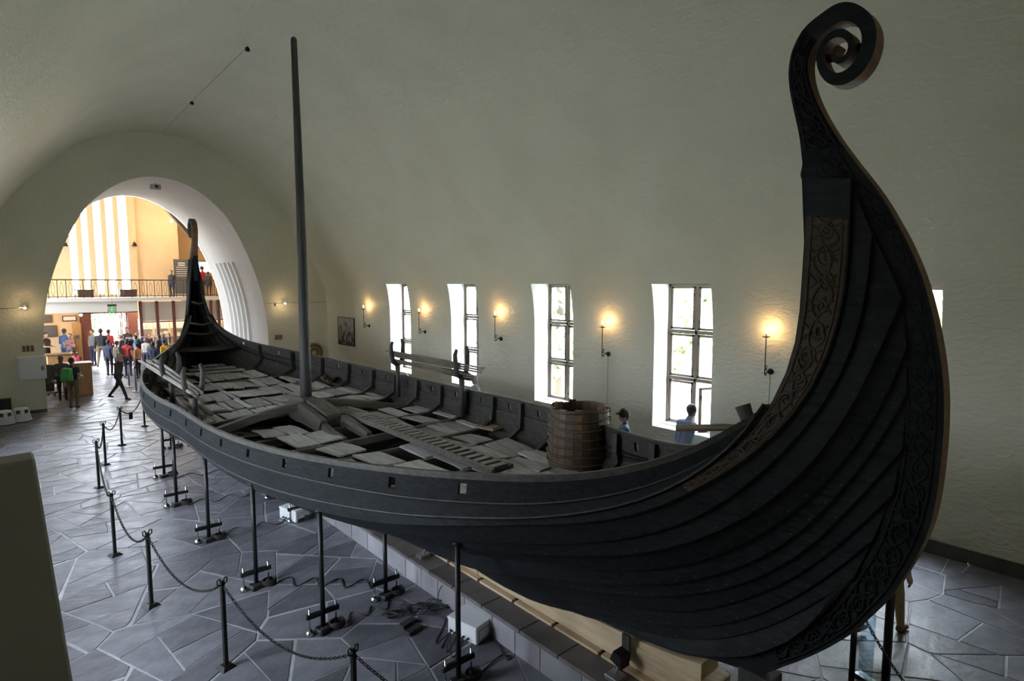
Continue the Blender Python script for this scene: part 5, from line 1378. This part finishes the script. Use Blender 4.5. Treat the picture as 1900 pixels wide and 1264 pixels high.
# reception on the left
o = empty('reception_counter', (2.45, 34.6, 0), label='wooden reception counter at the left of the entrance hall', cat='counter')
MB().bx(-.75, .35, -.3, .5, 0, 1.0).build('body', HONEY, o, bevel=.01); MB().bx(-.8, .42, -.36, .56, 1.0, 1.06).build('top', RAILM, o, bevel=.008)
for k in range(4): MB().bx(-.7 + k * .27, -.47 + k * .27, -.31, -.295, .08, .92).build('panel', HONEY, o)
for a_, b_, z0, z1, mt, nm, lb in ((126, 143, 0, 2.25, HONEY, 'office_door', 'honey brown wooden door leaf beside the entrance'),):
    x0, x1 = fx(a_, 38.4), fx(b_, 38.4); o = empty(nm, (x0, 38.45, 0), label=lb, cat='door'); MB().bx(0, x1 - x0, -.05, .0, 0, z1).build('leaf', mt, o, bevel=.008); MB().bx(.08, x1 - x0 - .08, -.07, -.05, 1.1, z1 - .15).build('upper_panel', mt, o); MB().bx(.08, x1 - x0 - .08, -.07, -.05, .15, .95).build('lower_panel', mt, o); m = MB(); m.sphere((.1, -.1, 1.0), .035, 8, 5); m.build('knob', BRASS, o)
    MB().bx(.1, x1 - x0 - .1, -.09, -.07, 1.45, 1.62).build('notice', GREY, o)
for px, py, w2, h2, lb in ((86, 592, .5, .4, 'small dark framed picture over the reception, left'), (129, 591, .62, .3, 'wide framed notice over the office door'), (91, 615, .7, .6, 'framed poster behind the reception counter')):
    p = onY(px, py, YF - .03); o = empty('framed_picture', tuple(p), label=lb, cat='picture', group='pictures at the reception'); MB().box((0, 0, 0), (w2, .04, h2)).build('frame', RAILM, o); MB().box((0, -.025, 0), (w2 - .1, .01, h2 - .1)).build('print', WHT if px > 100 else GREY, o)
x0 = fx(101, 33); o = empty('white_stanchion', (x0, 33.4, 0), label='slim white stanchion in front of the reception', cat='stanchion'); MB().tube([(0, 0, 0), (0, 0, 1.0)], .03, 8).build('post', WHT, o); MB().lathe([(0, 0), (.15, 0), (.14, .02), (0, .03)], n=14).build('foot', WHT, o)
# desk with round emblem, chair, bin
p = onZ(150, 735, 0); o = empty('ticket_desk', (p[0] + .05, p[1] + .35, 0), label='honey wood ticket desk with a round emblem near the arch', cat='desk')
dz_ = 1.22; MB().bx(-.55, .36, -.3, .35, 0, dz_).build('body', HONEY, o, bevel=.008); MB().bx(-.6, .4, -.36, .4, dz_, dz_ + .05).build('top', HONEY, o, bevel=.008)
MB().lathe([(0, 0), (.14, 0), (.14, -.015), (.1, -.02), (.1, -.012), (0, -.012)], (-.05, -.30, .78), 18, axis='Y').build('emblem', mat('emblem_silver', (.5, .55, .52), .4, (.1, .2, .15), 12), o)
p = onZ(108, 733, 0); o = empty('office_chair', (p[0], p[1], 0), rz=.5, label='black office swivel chair behind the person with the green backpack', cat='chair')
for k in range(5): a_ = 2 * math.pi * k / 5; MB().tube([(0, 0, .12), (.3 * math.cos(a_), .3 * math.sin(a_), .07)], [.03, .018], 6).build('leg', RUB, o); m = MB(); m.sphere((.3 * math.cos(a_), .3 * math.sin(a_), .04), .035, 8, 5); m.build('castor', RUB, o)
MB().tube([(0, 0, .1), (0, 0, .48)], .03, 8).build('column', STEEL, o); MB().box((0, 0, .52), (.48, .46, .08)).build('seat', RUB, o, bevel=.03); MB().box((-.24, 0, .92), (.07, .44, .6)).build('backrest', RUB, o, bevel=.03); MB().box((-.24, 0, .6), (.03, .08, .2)).build('back_support', RUB, o)
p = onZ(91, 725, 0); o = empty('waste_bin', (p[0], p[1], 0), label='black waste bin standing just inside the arch', cat='bin'); MB().box((0, 0, .34), (.34, .34, .68), taper=1.1).build('body', RUB, o); MB().box((0, 0, .69), (.4, .4, .04)).build('rim', RUB, o)
# steel stanchions by the bow
for px, py, lb in ((240, 718, 'steel belt stanchion by the bow, left one'), (253, 727, 'steel belt stanchion by the bow, right one')):
    p = onZ(px, py, 0); o = empty('belt_stanchion', (p[0], p[1], 0), label=lb, cat='stanchion', group='steel stanchions'); MB().tube([(0, 0, .02), (0, 0, .98)], .032, 10).build('post', STEEL, o); MB().lathe([(0, 0), (.17, 0), (.16, .02), (.03, .04), (0, .04)], n=16).build('foot', STEEL, o); MB().lathe([(0, .95), (.04, .95), (.04, 1.02), (0, 1.03)], n=12).build('cap', RUB, o)
# shop under the gallery on the right
for i, px in enumerate((256, 287, 318, 352, 388, 402)):
    MB().box((fx(px, 36.3), 36.3, SLABZ / 2 - .1), (.14, .12, SLABZ - .2)).build('trim_3', REDW, kind='structure')
shop = [(258, 285), (289, 316), (320, 350), (354, 386), (390, 420)]
for i, (a_, b_) in enumerate(shop):
    x0, x1 = fx(a_, 36.35), fx(b_, 36.35); lb = ['first', 'second', 'third', 'fourth', 'fifth'][i]
    o = empty('shop_shelf', ((x0 + x1) / 2, 36.4, 0), label=lb + ' shop shelf bay from the door, white upper panel over goods', cat='shelf', group='shop bays under the gallery'); w2 = (x1 - x0)
    MB().box((0, 0, 2.85), (w2, .03, 1.05)).build('upper_panel', WHT, o); MB().box((0, 0, 2.28), (w2, .06, .06)).build('crossbar', REDW, o); MB().box((0, 1.2, 1.2), (w2, .04, 2.4)).build('back', WHT, o)
    for z in (.5, .95, 1.4, 1.85): MB().box((0, 1.05, z), (w2, .3, .03)).build('shelf_board', WHT, o)
    q = random.Random(i)
    for z in (.5, .95, 1.4, 1.85):
        x = -w2 / 2 + .08
        while x < w2 / 2 - .1:
            ww, hh = q.uniform(.1, .22), q.uniform(.12, .3); g_ = empty('shop_parcel', (o.location.x + x + ww / 2, 36.4 + 1.0, z + .016), label='small boxed souvenir on a shelf of the %s shop bay' % lb, cat='souvenir', group='souvenirs on the %s shop bay' % lb)
            MB().box((0, 0, hh / 2), (ww, .14, hh)).build('box', mat('goods_%d' % q.randrange(5), [(.5, .45, .38), (.08, .08, .09), (.45, .12, .06), (.15, .22, .35), (.6, .58, .5)][q.randrange(5)], .6), g_)
            MB().box((0, -.072, hh * .55), (ww * .6, .004, hh * .4)).build('print', WHT, g_); x += ww + q.uniform(.03, .2)
    bulb_light('shop_light', ((x0 + x1) / 2, 36.9, 3.1), 45, (1, .74, .46), .1)
# clothes rack
p = onY(252, 610, 35.6); o = empty('clothes_rack', (p[0], 35.6, 0), label='round clothes rack full of dark navy sweaters', cat='clothes rack')
MB().tube([(0, 0, 0), (0, 0, 1.55)], .025, 8).build('pole', STEEL, o); MB().tube([(.45 * math.cos(j * .4), .45 * math.sin(j * .4), 1.55) for j in range(17)], .015, 6).build('ring', STEEL, o); MB().lathe([(0, 0), (.3, 0), (.3, .02), (0, .03)], n=14).build('foot', STEEL, o)
NAVY = mat('navy_knit', (.02, .022, .05), .8, (.05, .035, .06), 8)
for k in range(10):
    a_ = k * .628; g_ = empty('hanging_sweater', (p[0] + .45 * math.cos(a_), 35.6 + .45 * math.sin(a_), 1.5), rz=a_, label='dark navy sweater hanging on the round rack', cat='sweater', group='sweaters on the rack'); vs = []
    m = MB(); m.box((0, 0, -.38), (.36, .05, .62), taper=.8); m.box((.26, 0, -.3), (.1, .06, .5), 0, 0, Matrix.Rotation(-.25, 3, 'Y')); m.box((-.26, 0, -.3), (.1, .06, .5), 0, 0, Matrix.Rotation(.25, 3, 'Y')); m.build('body', NAVY, g_); MB().tube([(0, 0, .05), (0, 0, -.06)], .006, 5).build('hanger', STEEL, g_)
# sales table in front of the shop
p = onZ(265, 690, 0); o = empty('sales_table', (p[0] + 1.9, p[1] + 1.9, 0), label='low sales table behind the crowd', cat='table'); MB().box((0, 0, .85), (1.6, .7, .05)).build('top', WHT, o)
for a_ in (-.7, .7):
    for b_ in (-.28, .28): MB().box((a_, b_, .42), (.06, .06, .83)).build('leg', HONEY, o)
# lamps of the entrance hall; the pendants are added out of view to brighten it
for x, y, e in ((4.5, 34.6, 70), (1.2, 34.6, 50), (8.0, 34.6, 60)):
    p = (x, y, 9.8); o = empty('added_pendant', p, label='unseen pendant lamp added to brighten the entrance hall, ' + {4.5: 'middle', 1.2: 'left', 8.0: 'right'}[x], cat='lamp', group='added pendant lamps'); MB().lathe([(.04, .2), (.2, .05), (.22, 0)], n=16, cap=False).build('shade', WHT, o); m = MB(); m.sphere((0, 0, .03), .09, 10, 6); m.build('bulb', GLOW, o); MB().tube([(0, 0, .2), (0, 0, LZ - 9.8)], .008, 5).build('cord', RUB, o)
    bulb_light('added_hall_light', (x, y, 9.6), e * 1.3, (1, .84, .62), .25)
for x, y in ((2.3, 36.9), (6.2, 37.4)): bulb_light('downlight', (x, y, 3.2), 45, (1, .74, .45))
o = empty('ceiling_bulb', (float(onY(150, 585, 36.6)[0]), 36.6, 2.75), label='small bare hanging bulb left of the doorway', cat='lamp'); MB().tube([(0, 0, .05), (0, 0, .66)], .006, 5).build('cord', RUB, o); m = MB(); m.sphere((0, 0, 0), .06, 10, 6); m.build('bulb', GLOW, o)
# ------------------------------------------------------------------ visitors
def cmat(kind, c, rough=.8): return mat('%s_%02d%02d%02d' % (kind, int(c[0] * 99), int(c[1] * 99), int(c[2] * 99)), c, rough, (c[0] * 1.25 + .004, c[1] * 1.25 + .004, c[2] * 1.25 + .004), 14)
SKIN = [mat('skin_light', (.48, .28, .19), .5), mat('skin_tan', (.36, .20, .125), .5), mat('skin_deep', (.25, .14, .085), .5)]
EYEM = mat('eye_dark', (.02, .015, .012), .3); LIPM = mat('lip', (.30, .12, .10), .5)
def capsule(mb, p, q, r1, r2, n=10):
    p, q = Vector(p), Vector(q); u = (q - p)
    if u.length < 1e-6: u = Vector((0, 0, 1e-3)); q = p + u
    u = u.normalized()
    pts = [p - u * r1, p - u * r1 * .8, p - u * r1 * .4, p, q, q + u * r2 * .4, q + u * r2 * .8, q + u * r2]; rs = [r1 * .02, r1 * .6, r1 * .92, r1, r2, r2 * .92, r2 * .6, r2 * .02]
    mb.tube(pts, rs, n)
ARMS = {'down': ((.05, -.02, -.29), (.03, .05, -.25)), 'front': ((.06, .02, -.28), (-.08, .22, -.02)), 'phone': ((.05, .04, -.27), (-.09, .17, .14)), 'back': ((.06, -.14, -.25), (-.02, -.06, -.24)), 'fwd': ((.04, .13, -.26), (-.02, .17, -.18)), 'reach': ((.04, .2, -.12), (-.04, .25, .02)), 'hip': ((.16, -.06, -.22), (-.12, .08, -.16))}
def person(loc, rz, height, label, shirt, pants, hair=(.02, .015, .012), shoes=(.02, .02, .02), skin=0, arms=('down', 'down'), stride=0.0, lean=0.0, cap=None, long_hair=False, collar=None, short=True, vox=.021, group='visitors', seated=False, z0=0.0, wide=1.0, name='person'):
    k = height / 1.74
    C_ = []     # (p, q, r1, r2, material)
    SK, SH, PA, HA, BO, CA = 0, 1, 2, 3, 4, 5
    V = lambda *a: Vector(a)
    ln = lambda v: Vector((v.x, v.y + lean * max(0, v.z - .95), v.z - .12 * abs(lean) * max(0, v.z - .95)))
    pel, bel, chs, nk, hd = V(0, 0, .95), ln(V(0, .01, 1.1)), ln(V(0, 0, 1.30)), ln(V(0, .0, 1.49)), ln(V(0, .03 + .05 * lean, 1.625))
    C_ += [(pel + V(-.075, 0, -.02), pel + V(.075, 0, -.02), .108, .108, PA), (pel + V(-.06, 0, .04), bel + V(-.05, 0, 0), .105 * wide, .11 * wide, SH), (pel + V(.06, 0, .04), bel + V(.05, 0, 0), .105 * wide, .11 * wide, SH),
           (bel + V(-.05, 0, 0), chs + V(-.075, 0, 0), .112 * wide, .112 * wide, SH), (bel + V(.05, 0, 0), chs + V(.075, 0, 0), .112 * wide, .112 * wide, SH), (chs + V(-.11, 0, .09), chs + V(.11, 0, .09), .078, .078, SH), (chs + V(0, -.01, .08), nk, .08, .056, SH), (nk - V(0, 0, .03), hd - V(0, .012, .04), .052, .05, SK)]
    C_ += [(hd + V(0, -.012, .025), hd + V(0, -.012, .035), .094, .092, SK), (hd + V(0, .022, -.04), hd + V(0, .03, -.07), .062, .045, SK), (hd + V(0, .092, -.012), hd + V(0, .098, -.03), .014, .017, SK)]
    for s in (-1, 1): C_.append((hd + V(s * .083, -.01, .0), hd + V(s * .085, -.012, -.03), .016, .012, SK))
    C_ += [(hd + V(0, -.03, .05), hd + V(0, -.02, .065), .098, .090, HA), (hd + V(0, -.055, .0), hd + V(0, -.05, -.03), .072, .055, HA)]
    if long_hair: C_.append((hd + V(0, -.06, -.03), nk + V(0, -.075, -.04), .08, .06, HA))
    if cap: C_ += [(hd + V(0, -.012, .062), hd + V(0, -.008, .075), .104, .096, CA), (hd + V(-.045, .10, .058), hd + V(.045, .10, .058), .022, .022, CA), (hd + V(-.03, .145, .05), hd + V(.03, .145, .05), .016, .016, CA)]
    hands = []
    for i, s in enumerate((-1, 1)):
        sh = chs + V(s * .175, 0, .085); e_, h_ = ARMS[arms[i]]
        el = sh + V(s * e_[0], e_[1], e_[2]); wr = el + V(s * h_[0], h_[1], h_[2])
        C_ += [(sh, sh + (el - sh) * .45, .068, .058, SH), (sh + (el - sh) * .45, el, .055, .043, SK if short else SH), (el, wr, .044, .03, SK if short else SH)]
        dr = (wr - el).normalized(); C_.append((wr, wr + dr * .07, .034, .036, SK)); hands.append((wr, dr, s))
    for s in (-1, 1):
        st = stride * s
        hp = V(s * .095, 0, .90)
        if seated: kn = V(s * .12, .42, .52); an = V(s * .12, .40, .09)
        else: kn = V(s * .10, st * .42 + .03, .50 + .01 * abs(st)); an = V(s * .10, st * .85 - (.10 if st < 0 else 0), .09 + (.05 if st < 0 else 0))
        C_ += [(hp, kn, .098, .066, PA), (kn, an, .064, .046, PA), (an + V(0, -.035, -.045), an + V(0, .13, -.058), .042, .034, BO)]
    mb = MB()
    for p, q, a, b, _ in C_: capsule(mb, p * k, q * k, a * k, b * k)
    me = mb.mesh('tmp'); to = bpy.data.objects.new('tmp', me); COL.objects.link(to)
    md = to.modifiers.new('r', 'REMESH'); md.mode = 'VOXEL'; md.voxel_size = vox
    sm = to.modifiers.new('s', 'SMOOTH'); sm.factor = .5; sm.iterations = 3
    dg = bpy.context.evaluated_depsgraph_get(); ev = to.evaluated_get(dg); bm_ = bpy.data.meshes.new_from_object(ev)
    bpy.data.objects.remove(to); bpy.data.meshes.remove(me)
    nf = len(bm_.polygons); ctr = np.zeros(nf * 3); bm_.polygons.foreach_get('center', ctr); ctr = ctr.reshape(-1, 3) / k
    best = np.full(nf, 1e9); idx = np.zeros(nf, int)
    for p, q, a, b, mi in C_:
        p_, q_ = np.array(p), np.array(q); d = q_ - p_; L2 = max(d @ d, 1e-9); t = np.clip(((ctr - p_) @ d) / L2, 0, 1); ds = np.linalg.norm(ctr - (p_ + t[:, None] * d), axis=1) - (a + (b - a) * t)
        if mi == 3: ds = ds - .003
        if mi == 5: ds = ds - .012
        up = ds < best; best[up] = ds[up]; idx[up] = mi
    # keep the hair off the face
    h0 = np.array(hd); face = (idx == 3) & (ctr[:, 1] > h0[1] + .045) & (ctr[:, 2] < h0[2] + .075); idx[face] = 0
    extra = MB()
    for s in (-1, 1):
        extra.sphere((hd + V(s * .032, .083, .012)) * k, .0115 * k, 6, 4, mi=6)
    extra.tube([(hd + V(x, .083 - abs(x) * .25, -.058)) * k for x in (-.024, 0, .024)], .006 * k, 5, mi=7)
    for wr, dr, s in hands:
        side_ = Vector((0, 1, 0)) if abs(dr.y) < .7 else Vector((1, 0, 0)); side_ = (side_ - dr * side_.dot(dr)).normalized(); nrm = dr.cross(side_)
        for f, (o_, L_) in enumerate(((-.024, .066), (-.008, .078), (.008, .074), (.024, .058))):
            b0 = wr + dr * .085 + side_ * o_; extra.tube([b0 * k, (b0 + dr * L_ * .5 - nrm * .006 * s) * k, (b0 + dr * L_ * .85 - nrm * .022 * s) * k], [.0095 * k, .009 * k, .006 * k], 5, mi=0)
        b0 = wr + dr * .035 + side_ * .03; extra.tube([b0 * k, (b0 + dr * .03 + side_ * .022) * k, (b0 + dr * .058 + side_ * .024) * k], [.012 * k, .010 * k, .007 * k], 5, mi=0)
    vs = [tuple(v.co) for v in bm_.vertices]; fs = [tuple(p.vertices) for p in bm_.polygons]
    allm = MB(); allm.v = vs; allm.f = fs; allm.mi = [int(i) for i in idx]; allm.sm = [True] * nf; allm.add(extra.v, extra.f, 0, True); allm.mi[nf:] = extra.mi
    bpy.data.meshes.remove(bm_)
    ms = [SKIN[skin], cmat('cloth', shirt), cmat('cloth', pants), cmat('hair', hair, .6), cmat('shoe', shoes, .5), cmat('cap', cap or (.02, .02, .02)), EYEM, LIPM]
    o = allm.build(name, ms, fix=False, label=label, cat='person', group=group)
    o.location = (loc[0], loc[1], z0); o.rotation_euler = (0, 0, rz); return o
AWAY, TOCAM, RIGHT, LEFT = -.718, 2.42, -2.29, .855
def at_head(px, py, hgt): p = onZ(px, py, hgt); return (p[0], p[1])
NAV, BLK, KHA, JEA, RED, GRY = (.02, .025, .06), (.018, .018, .02), (.16, .12, .075), (.035, .05, .10), (.30, .025, .03), (.16, .17, .19)
CROWD = 'visitors in the entrance hall'
def crowd(px, py, hgt, rz, lb, sh, pa, ymax=37.9, **kw):
    x, y = at_head(px, py, hgt)
    if y > ymax: k_ = ymax / y; x, y, hgt = x * k_, y * k_, H - (H - hgt) * k_
    return person((x, y), rz, hgt, lb, sh, pa, group=CROWD, **kw)
crowd(170.6, 612, 1.74, TOCAM - .3, 'person in grey t-shirt and dark jeans standing in the doorway', GRY, NAV, arms=('down', 'hip'))
crowd(186, 611, 1.78, AWAY + .4, 'person in black jacket and khaki trousers walking out the door', BLK, KHA, stride=.32, short=False, ymax=36.9)
crowd(200.6, 612, 1.72, AWAY, 'person in red jacket at the right edge of the doorway', RED, NAV, short=False)
crowd(200, 631, 1.68, AWAY, 'person in navy jacket with their back turned, before the doorway', NAV, BLK, short=False)
crowd(215.6, 633, 1.66, AWAY - .4, 'person in olive shirt beside the navy jacket', (.10, .085, .05), BLK, short=False)
crowd(224, 622, 1.66, LEFT, 'fair person in beige top in the crowd', (.30, .24, .17), KHA, hair=(.16, .10, .05))
crowd(234.6, 631, 1.7, AWAY + .2, 'person in red checked vest in the crowd', (.34, .03, .03), NAV)
crowd(235, 608, 1.78, TOCAM, 'tall person in black beside the clothes rack', BLK, BLK, short=False)
crowd(251, 623, 1.7, LEFT + .4, 'person in teal top in the crowd', (.02, .16, .28), NAV)
crowd(254, 637, 1.62, LEFT, 'person in orange striped sweater in the crowd', (.42, .20, .11), BLK, short=False, hair=(.03, .02, .015))
crowd(254, 618, 1.7, TOCAM, 'person in white top before the clothes rack', (.55, .56, .6), NAV, hair=(.10, .06, .03))
crowd(291.5, 610, 1.76, RIGHT, 'person in black browsing at the shop shelves', BLK, NAV, hair=(.12, .07, .035), short=False)
crowd(283.6, 635, 1.68, AWAY, 'person in dark blue top left of the yellow jacket', (.02, .03, .07), BLK, short=False)
crowd(303, 631, 1.68, RIGHT, 'person in yellow jacket and blue cap by the bow', (.55, .33, .02), NAV, cap=(.03, .06, .2), short=False)
crowd(309, 609, 1.76, LEFT, 'dark-haired person behind the crowd next to the bow', (.05, .04, .06), BLK, short=False)
crowd(304, 618, 1.66, LEFT, 'white-haired person in the crowd next to the bow', (.04, .045, .09), NAV, hair=(.5, .48, .45), short=False)
crowd(295, 622, 1.66, LEFT, 'person with dark hair in front of the shop shelves', (.025, .02, .025), BLK, short=False)
crowd(270, 627, 1.64, TOCAM, 'brown-haired person behind the striped sweater', (.35, .33, .32), NAV, hair=(.10, .045, .02))
crowd(118.5, 611, 1.75, AWAY, 'person in dark blue shirt at the reception', (.03, .06, .14), JEA, arms=('front', 'front'), short=False)
crowd(129.5, 620, 1.66, TOCAM, 'person in maroon top at the reception', (.13, .06, .06), NAV, arms=('phone', 'phone'), hair=(.06, .03, .02), ymax=37.1)
crowd(84, 618, 1.72, RIGHT, 'receptionist in black behind the counter edge', BLK, BLK, arms=('front', 'front'))
p = onZ(146, 651, 1.38); person((p[0], p[1] + .1), TOCAM - .2, 1.66, 'person in red shirt seated leaning on the ticket desk', (.26, .02, .04), NAV, arms=('front', 'front'), lean=.35, seated=True, z0=-.22, group=CROWD)
bp = onZ(138, 757, 0)
person((bp[0], bp[1]), AWAY + .15, 1.74, 'person in navy t-shirt and khaki trousers with a green backpack', (.02, .025, .05), (.13, .10, .06), arms=('down', 'front'), vox=.018, group=CROWD, shoes=(.03, .03, .035))
p2_ = onZ(112, 661, 1.66); person((p2_[0], p2_[1]), AWAY + .5, 1.66, 'brown-haired person in dark grey behind the green backpack', (.06, .06, .065), BLK, hair=(.14, .065, .03), short=False, long_hair=True, group=CROWD)
bk_ = empty('green_backpack', (bp[0] - .10, bp[1] - .16, 1.02), rz=AWAY + .15, label='bright green backpack on the back of a visitor', cat='backpack')
GRNB = mat('green_nylon', (.03, .22, .04), .5, (.05, .30, .06), 8)
MB().box((-.02, -.06, .18), (.34, .20, .46), taper=.86).build('main_pocket', GRNB, bk_, bevel=.04); MB().box((-.02, -.19, .10), (.27, .09, .24)).build('front_pocket', GRNB, bk_, bevel=.025); MB().tube([(-.07, -.02, .42), (-.02, -.03, .47), (.03, -.02, .42)], .012, 6).build('grab_handle', RUB, bk_)
for s in (-1, 1): MB().tube([(s * .11 - .02, .04, .38), (s * .13 - .02, .15, .42), (s * .15 - .02, .22, .28), (s * .14 - .02, .12, .06)], .018, 6).build('strap', RUB, bk_)
wk = onZ(222, 741, 0)
person((wk[0], wk[1]), RIGHT, 1.70, 'person in dark shirt and pale cap striding past the bow', (.045, .042, .04), (.025, .022, .025), cap=(.42, .33, .2), stride=.40, arms=('back', 'fwd'), lean=.12, vox=.018, group=CROWD, short=False)
# visitors in the aisle beyond the ship
p = onZ(1160, 762, 1.76); person((p[0], p[1]), LEFT, 1.76, 'person in blue denim jacket and black cap beyond the ship', (.07, .10, .17), NAV, cap=(.008, .008, .010), short=False, vox=.013, group='visitors beyond the ship')
p = onZ(1259, 756, 1.80); person((min(p[0], 10.45), p[1] - .12), -1.75, 1.86, 'person in pale blue shirt leaning towards the open window', (.24, .31, .47), NAV, hair=(.03, .03, .035), arms=('down', 'reach'), lean=.28, short=False, vox=.013, group='visitors beyond the ship', skin=1)
p = onZ(882, 698, 1.70); person((p[0], p[1]), LEFT + .5, 1.70, 'person with pale headscarf behind the oar rack', (.42, .47, .55), JEA, hair=(.30, .27, .34), long_hair=True, group='visitors beyond the ship', vox=.016)
p = onZ(753, 694, 1.62); person((p[0], p[1]), LEFT, 1.62, 'person mostly hidden behind the rail below the oars', (.5, .45, .42), JEA, hair=(.2, .14, .1), group='visitors beyond the ship')
p = onZ(1636, 1174, 0); person((p[0], p[1]), RIGHT + .5, 1.72, 'person in khaki trousers walking behind the stern, legs visible', (.2, .2, .2), (.22, .165, .06), shoes=(.10, .045, .02), stride=.26, vox=.016, group='visitors beyond the ship')
# visitors on the gallery
q = onY(318, 506, 36.55); person((q[0], 36.55), TOCAM, 1.42, 'person in dark clothes leaning at the gallery railing', (.03, .03, .04), NAV, z0=SLABZ, group='visitors on the gallery', short=False)
q = onY(375, 495, 38.3); person((q[0], 38.3), LEFT, 1.70, 'person in red jacket and dark cap up on the gallery', (.42, .02, .03), NAV, cap=(.02, .02, .025), z0=SLABZ, group='visitors on the gallery', short=False)
q = onY(386, 508, 37.6); person((q[0], 37.6), AWAY, 1.40, 'person in black beside the red jacket on the gallery', BLK, BLK, z0=SLABZ, group='visitors on the gallery', short=False)
